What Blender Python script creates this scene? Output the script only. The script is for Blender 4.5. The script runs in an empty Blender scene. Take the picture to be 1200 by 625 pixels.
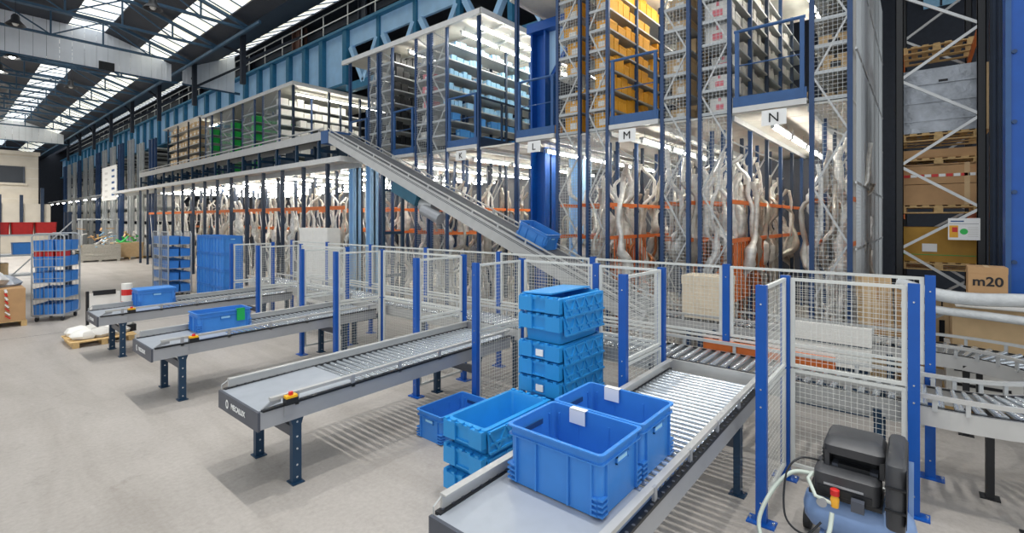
import bpy, math, random
from mathutils import Vector, Matrix
R = random.Random(7)
sc = bpy.context.scene
COL = sc.collection
# ---------------------------------------------------------------- camera, world, light, exposure
TH = math.radians(40.03); FPX = 569.0; HZ = 258.0; H = 2.6
cd = bpy.data.cameras.new('camera'); cam = bpy.data.objects.new('camera', cd); COL.objects.link(cam)
cd.sensor_width = 36; cd.lens = FPX / 1200 * 36; cd.shift_y = -(312.5 - HZ) / 1200
cd.clip_end = 400
cam.location = (0, 0, H); cam.rotation_euler = (math.pi / 2, 0, TH - math.pi / 2)
sc.camera = cam
w = bpy.data.worlds.new('world'); sc.world = w; w.use_nodes = True
bgn = w.node_tree.nodes['Background']; bgn.inputs[0].default_value = (.93, .97, 1, 1); bgn.inputs[1].default_value = .9
vs = sc.view_settings; vs.view_transform = 'Standard'; vs.look = 'None'; vs.gamma = 1; vs.use_curve_mapping = False
vs.exposure = 0.3
LAMP_W = 760          # each high-bay lamp of the row over the picking lanes
TUBE = 38              # fluorescent tubes under the platforms
SKY = 3.0              # frosted roof lights

# ---------------------------------------------------------------- helpers
def lin(c):
    return tuple((x / 255 / 12.92) if x / 255 <= .04045 else ((x / 255 + .055) / 1.055) ** 2.4 for x in c)
def mat(name, rgb, rough=.5, metal=0, var=.08, scale=6, bump=0, bscale=60, emit=0, alpha=1, coat=0):
    m = bpy.data.materials.new(name); m.use_nodes = True
    nt = m.node_tree; b = nt.nodes['Principled BSDF']; c = lin(rgb)
    b.inputs['Roughness'].default_value = rough; b.inputs['Metallic'].default_value = metal
    if coat: b.inputs['Coat Weight'].default_value = coat
    tc = nt.nodes.new('ShaderNodeTexCoord')
    if var:
        n = nt.nodes.new('ShaderNodeTexNoise'); n.inputs['Scale'].default_value = scale; n.inputs['Detail'].default_value = 5
        nt.links.new(tc.outputs['Object'], n.inputs['Vector'])
        mr = nt.nodes.new('ShaderNodeMapRange'); mr.inputs[1].default_value = .3; mr.inputs[2].default_value = .7
        mr.inputs[3].default_value = 1 - var; mr.inputs[4].default_value = 1 + var
        nt.links.new(n.outputs[0], mr.inputs[0])
        mx = nt.nodes.new('ShaderNodeVectorMath'); mx.operation = 'MULTIPLY'
        mx.inputs[0].default_value = c; nt.links.new(mr.outputs[0], mx.inputs[1])
        nt.links.new(mx.outputs[0], b.inputs['Base Color'])
    else:
        b.inputs['Base Color'].default_value = (*c, 1)
    if bump:
        n2 = nt.nodes.new('ShaderNodeTexNoise'); n2.inputs['Scale'].default_value = bscale
        nt.links.new(tc.outputs['Object'], n2.inputs['Vector'])
        bp = nt.nodes.new('ShaderNodeBump'); bp.inputs['Strength'].default_value = bump; bp.inputs['Distance'].default_value = .02
        nt.links.new(n2.outputs[0], bp.inputs['Height']); nt.links.new(bp.outputs[0], b.inputs['Normal'])
    if emit:
        b.inputs['Emission Color'].default_value = (*c, 1); b.inputs['Emission Strength'].default_value = emit
    if alpha < 1: b.inputs['Alpha'].default_value = alpha
    return m
M = dict(
    blue=mat('blue_paint', (4, 80, 166), .38, var=.06), blue_crate=mat('blue_plastic', (58, 130, 208), .4, var=.05),
    lid_crate=mat('sky_blue_plastic', (40, 144, 212), .4, var=.05), navy=mat('navy_paint', (22, 54, 80), .4, var=.08),
    rack=mat('rack_blue_paint', (36, 66, 108), .42, var=.12), rackdark=mat('rack_dark_paint', (34, 50, 72), .45, var=.15),
    deck_blue=mat('platform_blue_paint', (44, 86, 138), .4, var=.08),
    alu=mat('grey_sheet', (168, 170, 174), .38, .35, var=.05, scale=3), alu2=mat('light_rail', (190, 190, 188), .35, .3, var=.05),
    zinc=mat('zinc_roller', (205, 212, 218), .22, .75, var=.06, scale=9), plate=mat('steel_deck_sheet', (164, 170, 178), .36, .15, var=.05),
    char=mat('charcoal_paint', (74, 78, 88), .45), black=mat('black_plastic', (24, 26, 30), .4, var=.2), blackgrey=mat('dark_grey_plastic', (60, 61, 64), .42, var=.15),
    frame=mat('pale_grey_frame', (205, 207, 203), .45, var=.04), wire=mat('pale_wire', (214, 214, 208), .45, var=0),
    gwire=mat('galvanised_wire', (176, 180, 182), .35, .4, var=0), brace=mat('galvanised_brace', (190, 192, 192), .35, .4, var=.08),
    shelf=mat('galvanised_shelf', (182, 186, 188), .4, .3, var=.06), shelfdark=mat('dark_shelf', (66, 66, 70), .5),
    orange=mat('orange_paint', (230, 120, 52), .45, var=.1), yellow=mat('yellow_carton', (236, 172, 52), .6, var=.07),
    carton=mat('brown_carton', (188, 148, 104), .7, var=.07), carton2=mat('tan_carton', (206, 176, 134), .7, var=.07), darkcarton=mat('ochre_carton', (176, 132, 44), .6, var=.1),
    white=mat('white_card', (232, 230, 224), .6, var=.04), greybox=mat('grey_card', (204, 201, 195), .65, var=.08),
    paleblue=mat('pale_blue_card', (150, 200, 232), .55, var=.06), midblue=mat('mid_blue_card', (66, 140, 206), .55, var=.06),
    red=mat('red_plastic', (206, 40, 36), .45), pink=mat('pink_card', (222, 120, 130), .55), green=mat('green_plastic', (44, 190, 84), .45, var=.06), teal=mat('teal_paint', (22, 88, 112), .4),
    wood=mat('pallet_wood', (206, 172, 118), .7, var=.15, scale=14, bump=.2), greywood=mat('weathered_wood', (176, 172, 162), .75, var=.15, scale=14, bump=.2),
    pipe=mat('wrapped_pipe', (226, 225, 220), .28, .2, var=.2, scale=10, bump=.35, bscale=24), pipe2=mat('steel_pipe', (186, 180, 170), .28, .45, var=.2, scale=8), copper=mat('rust_pipe', (178, 112, 72), .35, .6, var=.2),
    film=mat('stretch_film', (172, 178, 186), .28, .1, var=.22, scale=5, bump=.6, bscale=16), plastic=mat('clear_wrap', (206, 208, 208), .25, var=.12, scale=7, bump=.6, bscale=20),
    girder=mat('girder_web_paint', (168, 210, 246), .5, var=.08, scale=2), girder2=mat('girder_rib_paint', (40, 112, 148), .5, var=.1),
    truss=mat('truss_steel', (52, 84, 110), .5, var=.15), rust=mat('rusty_column', (92, 62, 52), .65, var=.2), darksteel=mat('dark_roof_steel', (40, 46, 58), .6, var=.15),
    belt=mat('grey_belt', (92, 94, 98), .7, var=.08), curtain=mat('white_sheeting', (236, 240, 246), .5, var=.05, scale=1),
    concrete=mat('block_wall', (200, 192, 178), .8, var=.07, scale=1.5), glassdark=mat('dark_glass', (44, 48, 54), .12, var=.1, scale=.5),
    slab=mat('platform_underside', (218, 215, 206), .55, var=.05), slabedge=mat('platform_edge', (206, 206, 204), .45, var=.05),
    paper=mat('white_paper', (240, 240, 238), .6, var=0), ink=mat('black_ink', (26, 26, 30), .6, var=0), lime=mat('green_card', (20, 168, 84), .5),
    hose=mat('pale_hose', (196, 206, 196), .4), tank=mat('tank_blue_paint', (124, 152, 196), .35), amber=mat('amber_plastic', (244, 184, 20), .4),
    tube=mat('fluorescent_tube', (255, 250, 238), .4, var=0, emit=TUBE), lampglow=mat('lamp_bulb', (255, 246, 230), .4, var=0, emit=60),
    rubber=mat('rubber', (38, 38, 40), .6), office=mat('shirt_grey', (150, 150, 150), .6))
def skylight_mat():
    m = bpy.data.materials.new('frosted_rooflight'); m.use_nodes = True; nt = m.node_tree; b = nt.nodes['Principled BSDF']
    tc = nt.nodes.new('ShaderNodeTexCoord'); mp = nt.nodes.new('ShaderNodeMapping'); mp.inputs['Scale'].default_value = (.35, .9, 1)
    n = nt.nodes.new('ShaderNodeTexNoise'); n.inputs['Scale'].default_value = 1.3; n.inputs['Detail'].default_value = 3
    cr = nt.nodes.new('ShaderNodeValToRGB'); cr.color_ramp.elements[0].position = .36; cr.color_ramp.elements[0].color = (.72, .70, .58, 1)
    cr.color_ramp.elements[1].position = .56; cr.color_ramp.elements[1].color = (.86, .92, .97, 1)
    nt.links.new(tc.outputs['Object'], mp.inputs[0]); nt.links.new(mp.outputs[0], n.inputs['Vector']); nt.links.new(n.outputs[0], cr.inputs[0])
    nt.links.new(cr.outputs[0], b.inputs['Base Color']); nt.links.new(cr.outputs[0], b.inputs['Emission Color']); b.inputs['Emission Strength'].default_value = SKY * .38
    return m
M['sky'] = skylight_mat()

KID = {}
class MB:
    def __init__(s): s.v = []; s.f = []; s.m = []; s.k = 0
    def add(s, vs, fs):
        o = len(s.v); s.v += [tuple(p) for p in vs]
        for f in fs: s.f.append(tuple(i + o for i in f)); s.m.append(s.k)
        return s
    def mat(s, k): s.k = k; return s
    def box(s, x0, x1, y0, y1, z0, z1):
        if x0 > x1: x0, x1 = x1, x0
        if y0 > y1: y0, y1 = y1, y0
        if z0 > z1: z0, z1 = z1, z0
        return s.add([(x0, y0, z0), (x1, y0, z0), (x1, y1, z0), (x0, y1, z0), (x0, y0, z1), (x1, y0, z1), (x1, y1, z1), (x0, y1, z1)],
                     [(3, 2, 1, 0), (4, 5, 6, 7), (0, 1, 5, 4), (1, 2, 6, 5), (2, 3, 7, 6), (3, 0, 4, 7)])
    def bar(s, p, q, wd, ht, up=(0, 0, 1)):
        p, q = Vector(p), Vector(q); d = (q - p).normalized(); u = Vector(up)
        a = d.cross(u)
        if a.length < 1e-5: a = d.cross(Vector((1, 0, 0)))
        a.normalize(); b = a.cross(d).normalized(); a *= wd / 2; b *= ht / 2
        vs = [e + sx * a + sz * b for e in (p, q) for sx, sz in ((-1, -1), (1, -1), (1, 1), (-1, 1))]
        return s.add(vs, [(0, 1, 2, 3), (7, 6, 5, 4), (0, 4, 5, 1), (1, 5, 6, 2), (2, 6, 7, 3), (3, 7, 4, 0)])
    def wirebar(s, p, q, r):
        p, q = Vector(p), Vector(q); d = (q - p).normalized(); a = d.cross(Vector((.3, .5, .81))).normalized(); b = d.cross(a)
        vs = [e + r * (math.cos(t) * a + math.sin(t) * b) for e in (p, q) for t in (0, 2.0944, 4.18879)]
        return s.add(vs, [(0, 1, 4, 3), (1, 2, 5, 4), (2, 0, 3, 5)])
    def tube(s, pts, r, n=8, cap=True, closed=False):
        pts = [Vector(p) for p in pts]; N = len(pts); rs = r if isinstance(r, (list, tuple)) else [r] * N
        a = None; vs = []
        for i in range(N):
            if closed: d = pts[(i + 1) % N] - pts[i - 1]
            else: d = pts[min(i + 1, N - 1)] - pts[max(i - 1, 0)]
            d.normalize()
            if a is None: a = d.orthogonal().normalized()
            else: a = (a - d * a.dot(d)).normalized()
            b = d.cross(a)
            vs += [pts[i] + rs[i] * (math.cos(6.28319 * k / n) * a + math.sin(6.28319 * k / n) * b) for k in range(n)]
        fs = []
        for i in range(N if closed else N - 1):
            j = (i + 1) % N
            fs += [(i * n + k, i * n + (k + 1) % n, j * n + (k + 1) % n, j * n + k) for k in range(n)]
        if cap and not closed: fs += [tuple(range(n))[::-1], tuple((N - 1) * n + k for k in range(n))]
        return s.add(vs, fs)
    def cyl(s, p, q, r, n=12): return s.tube([p, q], r, n)
    def prism(s, poly, ax, a, b):           # poly in the two other axes, extruded along ax from a to b
        def P(u, v, t): return {'x': (t, u, v), 'y': (u, t, v), 'z': (u, v, t)}[ax]
        n = len(poly)
        return s.add([P(u, v, a) for u, v in poly] + [P(u, v, b) for u, v in poly],
                     [tuple(range(n))[::-1], tuple(range(n, 2 * n))] + [(i, (i + 1) % n, n + (i + 1) % n, n + i) for i in range(n)])
    def loft(s, rings, cap0=True, cap1=False):
        n = len(rings[0]); vs = [p for r_ in rings for p in r_]; fs = []
        for i in range(len(rings) - 1):
            fs += [(i * n + k, i * n + (k + 1) % n, (i + 1) * n + (k + 1) % n, (i + 1) * n + k) for k in range(n)]
        if cap0: fs.append(tuple(range(n))[::-1])
        if cap1: fs.append(tuple((len(rings) - 1) * n + k for k in range(n)))
        return s.add(vs, fs)
    def grid(s, o, u, v, wd, ht, pu, pv, r):     # welded wire mesh
        o, u, v = Vector(o), Vector(u), Vector(v)
        for i in range(1, max(2, int(round(wd / pu)))): s.wirebar(o + u * (wd * i / round(wd / pu)), o + u * (wd * i / round(wd / pu)) + v * ht, r)
        for i in range(1, max(2, int(round(ht / pv)))): s.wirebar(o + v * (ht * i / round(ht / pv)), o + v * (ht * i / round(ht / pv)) + u * wd, r)
        return s
    def mesh(s, name, mats, smooth=False):
        me = bpy.data.meshes.new(name); me.from_pydata(s.v, [], s.f)
        for m in (mats if isinstance(mats, (list, tuple)) else [mats]): me.materials.append(M[m])
        me.polygons.foreach_set('material_index', s.m)
        if smooth:
            me.polygons.foreach_set('use_smooth', [True] * len(s.f)); me.set_sharp_from_angle(angle=math.radians(40))
        me.update(); return me
    def build(s, name, mats, parent=None, loc=(0, 0, 0), smooth=False, kind=None):
        return put(s.mesh(name, mats, smooth), name, parent, loc, kind=kind)
def put(me, name, parent=None, loc=(0, 0, 0), rot=(0, 0, 0), scale=None, kind=None):
    o = bpy.data.objects.new(name, me); COL.objects.link(o); o.location = loc; o.rotation_euler = rot
    if scale: o.scale = scale
    if parent: o.parent = parent; KID.setdefault(parent.name, []).append(o)
    if kind: o['kind'] = kind
    return o
def tag(o, label, cat, group=None):
    o['label'] = label; o['category'] = cat
    if group: o['group'] = group
    return o
def thing(name, label, cat, loc=(0, 0, 0), rz=0, group=None):
    o = bpy.data.objects.new(name, None); o.empty_display_size = .1; COL.objects.link(o)
    o.location = loc; o.rotation_euler = (0, 0, rz)
    return tag(o, label, cat, group)
def struct(o): o['kind'] = 'structure'; return o
def dup(root, loc, rz=None, label=None, group=None):
    r = root.copy(); COL.objects.link(r); r.location = loc
    if rz is not None: r.rotation_euler = (0, 0, rz)
    if label: r['label'] = label
    if group: r['group'] = group
    for ch in KIDS(root):
        c = ch.copy(); COL.objects.link(c); c.parent = r
        for gch in KIDS(ch):
            d = gch.copy(); COL.objects.link(d); d.parent = c
    return r
def KIDS(o): return KID.get(o.name, [])
def rrect(lx, ly, r, z, n=3, cx=0, cy=0):
    pts = []
    for sx, sy, a0 in ((1, 1, 0), (-1, 1, 90), (-1, -1, 180), (1, -1, 270)):
        for k in range(n + 1):
            a = math.radians(a0 + 90 * k / n)
            pts.append((cx + sx * (lx / 2 - r) + r * math.cos(a), cy + sy * (ly / 2 - r) + r * math.sin(a), z))
    return pts
def text_mesh(body, size, depth=.002, bold=False, font_space=1.0):
    cu = bpy.data.curves.new('lettering', 'FONT'); cu.body = body; cu.size = size; cu.extrude = depth
    cu.align_x = 'CENTER'; cu.align_y = 'CENTER'; cu.offset = size * .02 if bold else 0; cu.space_character = font_space
    o = bpy.data.objects.new('lettering', cu); COL.objects.link(o); bpy.context.view_layer.update()
    me = bpy.data.meshes.new_from_object(o.evaluated_get(bpy.context.evaluated_depsgraph_get()))
    bpy.data.objects.remove(o); return me
def lettering(body, size, m, parent, loc, rot, name='lettering', bold=False, depth=.002):
    me = text_mesh(body, size, depth, bold); me.materials.clear(); me.materials.append(M[m])
    return put(me, name, parent, loc, rot)
TS, TC = math.sin(TH), math.cos(TH)
def Yof(px, X): t = (px - 600) / FPX; return X * (TS - t * TC) / (TC + t * TS)
def Xof(px, Y): t = (px - 600) / FPX; return Y * (TC + t * TS) / (TS - t * TC)

# ---------------------------------------------------------------- setting: floor, walls, ceiling
def floor_mat():
    m = bpy.data.materials.new('polished_concrete'); m.use_nodes = True; nt = m.node_tree; b = nt.nodes['Principled BSDF']
    tc = nt.nodes.new('ShaderNodeTexCoord')
    def noise(scale, detail, rough=.6, vec=None, dist=0):
        n = nt.nodes.new('ShaderNodeTexNoise'); n.inputs['Scale'].default_value = scale; n.inputs['Detail'].default_value = detail
        n.inputs['Roughness'].default_value = rough; n.inputs['Distortion'].default_value = dist
        nt.links.new(vec or tc.outputs['Object'], n.inputs['Vector']); return n
    def ramp(n, a, b_, c0, c1):
        r = nt.nodes.new('ShaderNodeValToRGB'); e = r.color_ramp.elements; e[0].position = a; e[1].position = b_
        e[0].color = (*lin(c0), 1); e[1].color = (*lin(c1), 1); nt.links.new(n.outputs[0], r.inputs[0]); return r
    def mul(a, b_, fac=1):
        x = nt.nodes.new('ShaderNodeMix'); x.data_type = 'RGBA'; x.blend_type = 'MULTIPLY'; x.inputs[0].default_value = fac
        nt.links.new(a.outputs[2] if a.bl_idname == 'ShaderNodeMix' else a.outputs[0], x.inputs[6]); nt.links.new(b_.outputs[0], x.inputs[7]); return x
    base = ramp(noise(.35, 8, .65), .3, .7, (168, 162, 156), (186, 180, 174))
    mp = nt.nodes.new('ShaderNodeMapping'); mp.inputs['Scale'].default_value = (.9, .12, 1); mp.inputs['Rotation'].default_value = (0, 0, .5)
    nt.links.new(tc.outputs['Object'], mp.inputs[0])
    streak = ramp(noise(1.6, 6, .7, mp.outputs[0], .4), .34, .55, (190, 186, 178), (255, 255, 255))
    spot = ramp(noise(2.2, 9, .75, None, .3), .26, .42, (176, 172, 166), (255, 255, 255))
    fine = ramp(noise(22, 6, .7), .3, .7, (232, 231, 229), (255, 255, 255))
    x = mul(mul(mul(base, streak, .35), spot, .55), fine)
    nt.links.new(x.outputs[2], b.inputs['Base Color'])
    rr = nt.nodes.new('ShaderNodeMapRange'); rr.inputs[3].default_value = .38; rr.inputs[4].default_value = .62
    nt.links.new(noise(1.1, 5).outputs[0], rr.inputs[0]); nt.links.new(rr.outputs[0], b.inputs['Roughness'])
    return m
M['floor'] = floor_mat()
fl = struct(MB().box(-14, 24, -12, 100, -.1, 0).build('floor', 'floor'))
for yj in (15.2, 30.4): MB().box(-14, 7.6, yj, yj + .012, -.002, .0015).build('floor_joint', 'char', fl)
struct(MB().box(24, 24.2, -12, 100, 0, 14).build('wall_back', 'darksteel'))
struct(MB().box(-14, 24, 98, 98.2, 0, 14).build('wall_far', 'darksteel'))
def roofz(x): return 11.8 if x < 5.4 else 11.8 - (x - 5.4) / 3.1 if x < 8.5 else min(12.6, 10.8 + (x - 8.5) * .5)
ceil = thing('ceiling', '', ''); del ceil['label']; del ceil['category']; struct(ceil)
RY0, RY1 = 16.5, 98
def roofpiece(x0, x1, y0, name='roof_panel', m='darksteel'):
    b = MB(); za, zb = roofz(x0 + 1e-4), roofz(x1 - 1e-4)
    b.add([(x0, y0, za), (x1, y0, zb), (x1, RY1, zb), (x0, RY1, za), (x0, y0, za + .12), (x1, y0, zb + .12), (x1, RY1, zb + .12), (x0, RY1, za + .12)],
          [(3, 2, 1, 0), (4, 5, 6, 7), (0, 1, 5, 4), (1, 2, 6, 5), (2, 3, 7, 6), (3, 0, 4, 7)])
    return b.build(name, m, ceil)
for a, b_, y0 in ((-10, 4.05, RY0), (5.4, 6.75, RY0), (7.85, 8.5, RY0), (8.5, 10.6, 5), (11.6, 12.1, -12), (12.1, 24, -12)): roofpiece(a, b_, y0)
for x0, x1, ya in ((4.05, 5.4, 16.6), (6.75, 7.85, 16.6), (10.6, 11.6, 12)):
    za, zb = roofz(x0 + 1e-4), roofz(x1 - 1e-4); b = MB(); L = .96
    b.add([(x0, 0, za + .06), (x1, 0, zb + .06), (x1, L, zb + .06), (x0, L, za + .06), (x0, 0, za + .08), (x1, 0, zb + .08), (x1, L, zb + .08), (x0, L, za + .08)],
          [(3, 2, 1, 0), (4, 5, 6, 7), (0, 1, 5, 4), (1, 2, 6, 5), (2, 3, 7, 6), (3, 0, 4, 7)])
    me = b.mesh('rooflight_pane', 'sky')
    for i in range(70): put(me, 'rooflight_pane', ceil, (0, ya + i * 1.0, 0))
    b = MB()
    for i in range(71): b.bar((x0, ya + i * 1.0 - .02, za + .05), (x1, ya + i * 1.0 - .02, zb + .05), .04, .06)
    b.build('glazing_bar', 'truss', ceil, kind='stuff')
# roof trusses across the nave
def truss(y, x0, x1, zb, lab):
    t = thing('roof_truss', lab, 'roof truss', (0, y, 0), group='steel trusses under the nave roof')
    MB().bar((x0, 0, zb), (x1, 0, zb), .1, .1).build('bottom_chord', 'truss', t)
    b = MB(); xs = [x0, 5.4, x1]
    for i in range(2): b.bar((xs[i], 0, roofz(xs[i]) - .18), (xs[i + 1], 0, roofz(xs[i + 1] - .01) - .18), .12, .12)
    b.build('top_chord', 'truss', t); b = MB(); n = 10
    for i in range(n + 1):
        x = x0 + (x1 - x0) * i / n; b.bar((x, 0, zb), (x, 0, roofz(x - .01) - .2), .06, .06, (1, 0, 0))
        if i < n:
            x2 = x0 + (x1 - x0) * (i + 1) / n
            b.bar((x, 0, zb if i % 2 else roofz(x) - .2), (x2, 0, roofz(x2 - .01) - .2 if i % 2 else zb), .05, .05)
    b.build('web_member', 'truss', t, kind='stuff')
ORD = 'first second third fourth fifth sixth seventh eighth ninth tenth eleventh twelfth thirteenth'.split()
for i, y in enumerate([21.5, 25, 28.5, 34, 38, 42, 46, 50, 54, 58, 68, 76]):
    truss(y, -9, 8.45, 10.55, '%s blue-grey lattice roof truss counted from the near end of the nave' % ORD[i])
for x in (1.2, 8.3):
    MB().bar((x, 20, 10.45), (x, 96, 10.45), .09, .12).build('roof_tie', 'truss', ceil)
MB().bar((12.6, 6, 12.0), (12.6, 90, 12.0), .15, .3).build('eaves_beam', 'darksteel', ceil)
for k in range(8):     # knee braces and columns of the dark side aisle
    y = 24 + k * 6.5
    MB().bar((9.2, y, 8.9), (9.2, y, 11.3), .2, .2).build('roof_post', 'darksteel', ceil)
    MB().bar((9.2, y, 9.9), (12.4, y, 12.2), .12, .12).build('knee_brace', 'darksteel', ceil)
    MB().bar((9.2, y, 10.3), (9.2, y + 2.6, 11.3), .1, .1).build('knee_brace', 'darksteel', ceil)
    MB().bar((9.2, y, 11.3), (9.2, y + 6.5, 11.3), .12, .16).build('eaves_beam', 'darksteel', ceil)
# white sheeted curtains hanging across the nave
sheet = MB().box(0, .40, -.03, .03, 0, 1); sheet.box(.05, .09, -.045, -.03, 0, 1); 
def curtain(y, x0, x1, zb, lab):
    t = thing('sheeted_curtain', lab, 'smoke curtain', (0, y, 0)); n = int((x1 - x0) / .44)
    for i in range(n):
        xa = x0 + i * .44; za, zc = roofz(xa) - .02, roofz(min(xa + .4, 8.49) if xa < 8.5 else xa + .4) - .02
        b = MB(); b.add([(xa, -.03, zb), (xa + .425, -.03, zb), (xa + .425, .03, zb), (xa, .03, zb), (xa, -.03, za), (xa + .425, -.03, zc), (xa + .425, .03, zc), (xa, .03, za)],
              [(3, 2, 1, 0), (4, 5, 6, 7), (0, 1, 5, 4), (1, 2, 6, 5), (2, 3, 7, 6), (3, 0, 4, 7)])
        b.box(xa + .18, xa + .24, -.05, -.03, zb, min(za, zc)); b.build('sheet', 'curtain', t)
    MB().box(x0, x1, .03, .09, zb - .08, zb + .05).build('bottom_rail', 'truss', t)
    return t
c1 = curtain(30.6, -9, 8.45, 10.0, 'white vertical sheeted curtain hanging across the near end of the nave roof')
MB().box(5.15, 5.75, -.08, .1, 9.95, 10.35).build('dark_notch', 'black', c1)  # black box standing in for the dark notch in the curtain's bottom edge
curtain(30.9, 8.75, 11.7, 10.1, 'short white sheeted curtain between dark roof posts beside the crane girder')
curtain(64.0, -9, 8.45, 10.0, 'white vertical sheeted curtain at the far end of the nave above the block office')
# crane girder
GX, GZ0, GZ1 = 12.0, 8.60, 11.07
g = thing('crane_girder', 'long light blue riveted crane girder with dark stiffener ribs above the racks', 'girder', (GX, 0, 0))
Y0w = Yof(409, GX)
MB().box(-.03, .03, Y0w, 95, GZ0 + .1, GZ1).build('web_plate', 'girder', g)
MB().box(-.3, .3, -4, 95, GZ1, GZ1 + .12).build('top_flange', 'girder2', g)
MB().box(-.3, .3, Y0w - .2, 95, GZ0, GZ0 + .1).build('bottom_flange', 'girder2', g)
rib = MB().box(-.24, -.03, -.16, .16, GZ0 + .1, GZ1).mesh('stiffener_rib', 'girder2')
ys = [Yof(p, GX) for p in (409, 381, 361, 342, 323, 307, 291)]
y = ys[-1]
while y < 90: y += 2.15; ys.append(y)
for y in ys: put(rib, 'stiffener_rib', g, (0, y, 0))
MB().box(-.06, .06, -4, Y0w, GZ1 - .75, GZ1).build('truss_top_beam', 'girder', g)
MB().box(-.15, .15, -4, Y0w, GZ0 - .25, GZ0 + .1).build('truss_bottom_beam', 'girder2', g)
for i in range(9):
    ya = Y0w - i * 2.4
    MB().bar((-.05, ya - .3, GZ1 - .8), (-.05, ya - 1.3, GZ0), .22, .22).build('truss_diagonal', 'girder', g)
    MB().bar((-.05, ya - 1.3, GZ0), (-.05, ya - 2.3, GZ1 - .8), .22, .22).build('truss_diagonal', 'girder', g)
    MB().bar((-.05, ya - 2.4, GZ0), (-.05, ya - 2.4, GZ1), .2, .2).build('truss_vertical', 'girder2', g)
for k in (.55, 1.05): MB().bar((-.15, 8, GZ1 + .12 + k), (-.15, 90, GZ1 + .12 + k), .04, .04).build('handrail', 'brace', g)
pm = MB().box(-.02, .02, -.02, .02, 0, 1.1).mesh('handrail_post', 'brace')
for i in range(30): put(pm, 'handrail_post', g, (-.15, 9 + i * 2.1, GZ1 + .12))
for px, m, wd in ((351, 'rust', .42), (292, 'darksteel', .34), (427, 'darksteel', .3), (260, 'darksteel', .3), (235, 'darksteel', .3), (215, 'darksteel', .3)):
    yy = Yof(px, 12.3); c = MB().box(-wd / 2, wd / 2, -wd, -wd + .08, GZ1 + .12, 12.6); c.box(-wd / 2, wd / 2, wd - .08, wd, GZ1 + .12, 12.6); c.box(-.05, .05, -wd, wd, GZ1 + .12, 12.6)
    tag(c.build('roof_column', m, None, (12.3, yy, 0)), {351: 'rust brown riveted roof column standing on the crane girder', 292: 'dark steel roof column left of the rust brown one on the girder', 427: 'dark steel roof column right of the rust brown one on the girder'}.get(px, 'dark steel roof column far along the crane girder'), 'column', 'roof columns standing on the crane girder')

# block-built office at the far end
of = thing('office_block', 'pale concrete block office with a dark ribbon window at the far end', 'building', (0, 56, 0))
OX = Xof(45, 56)
MB().box(-14, OX, 0, 10, 0, 8.1).build('wall', 'concrete', of)
MB().box(-14, OX + .1, -.15, .0, 7.9, 8.2).build('parapet', 'concrete', of)
ox0 = Xof(29, 56); wdw = MB().box(-14, ox0, -.06, 0, 5.6, 6.95).build('window', 'glassdark', of)
MB().box(-14, ox0 + .15, -.12, -.0, 5.45, 5.6).build('window_sill', 'concrete', of)
for i in range(6): MB().box(ox0 - .1 - i * 1.7, ox0 - i * 1.7, -.1, -.06, 5.6, 6.95).build('mullion', 'char', wdw)
MB().box(-14, OX + .6, -1.2, -.15, 0, 3.9).build('lower_wall', 'concrete', of)
for i in range(12): MB().box(OX - 1.2 * i, OX - 1.2 * i + .2, -1.35, -1.2, 1.5, 4.6 if i % 3 else 5.2).build('pilaster', 'rackdark', of)
for i in range(9): MB().box(-14, OX + .005, -.012, 0, .9 + i * .85, .94 + i * .85).build('block_joint', 'greybox', of)

# high-bay lamps (row over the picking lanes, continued down the nave)
lampN = 0
def highbay(x, y, z, lab, power=0, on=True, group=None, spot=75):
    t = thing('high_bay_lamp', lab, 'lamp', (x, y, z), group=group)
    MB().cyl((0, 0, .42), (0, 0, max(.5, roofz(x) - z)), .012, 6).build('rod', 'darksteel', t)
    MB().loft([[(r * math.cos(a * .3927), r * math.sin(a * .3927), zz) for a in range(16)] for r, zz in ((.07, .42), (.12, .34), (.13, .2), (.26, .05), (.3, 0), (.28, 0), (.11, .19))], True, False).build('shade', 'blackgrey', t, smooth=True)
    MB().loft([[(r * math.cos(a * .5236), r * math.sin(a * .5236), zz) for a in range(12)] for r, zz in ((.03, .18), (.09, .12), (.1, .05), (.06, -.01))], True, True).build('bulb', 'lampglow' if on else 'white', t, smooth=True)
    if power:
        l = bpy.data.lights.new('high_bay_beam', 'SPOT'); l.energy = power; l.spot_size = math.radians(spot); l.spot_blend = 1; l.shadow_soft_size = .09; l.color = (1, .985, .95)
        o = bpy.data.objects.new('high_bay_beam', l); COL.objects.link(o); o.parent = t; o.location = (0, 0, -.06)
for i in range(7):
    highbay(3.0, -2.2 + 3.42 * i, 9.8, 'high-bay lamp of the row hanging over the picking lanes', LAMP_W, True, 'row of high-bay lamps over the lanes')
highbay(2.23, 30.9, 9.8, 'glaring lit high-bay lamp under the near white curtain', LAMP_W * 2, spot=110); highbay(2.07, 34.3, 9.8, 'glaring lamp at the left picture edge, beyond the one under the curtain', LAMP_W * 2, spot=110)
for i in range(9): highbay(2.0 - .03 * i, 37.8 + 4.5 * i, 9.8, 'high-bay lamp of the row continuing down the far nave', LAMP_W * 2.2, True, 'row of high-bay lamps in the far nave', spot=150)
highbay(1.99, 26.3, 10, 'unlit dark bell lamp hanging in front of the white curtain', 0, False)
highbay(4.93, 36.4, 10, 'unlit pale bell lamp hanging between the two roof light strips', 0, False)
highbay(4.94, 20.6, 10, 'unlit bell lamp hanging at the top edge near the roof light', 0, False)

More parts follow.
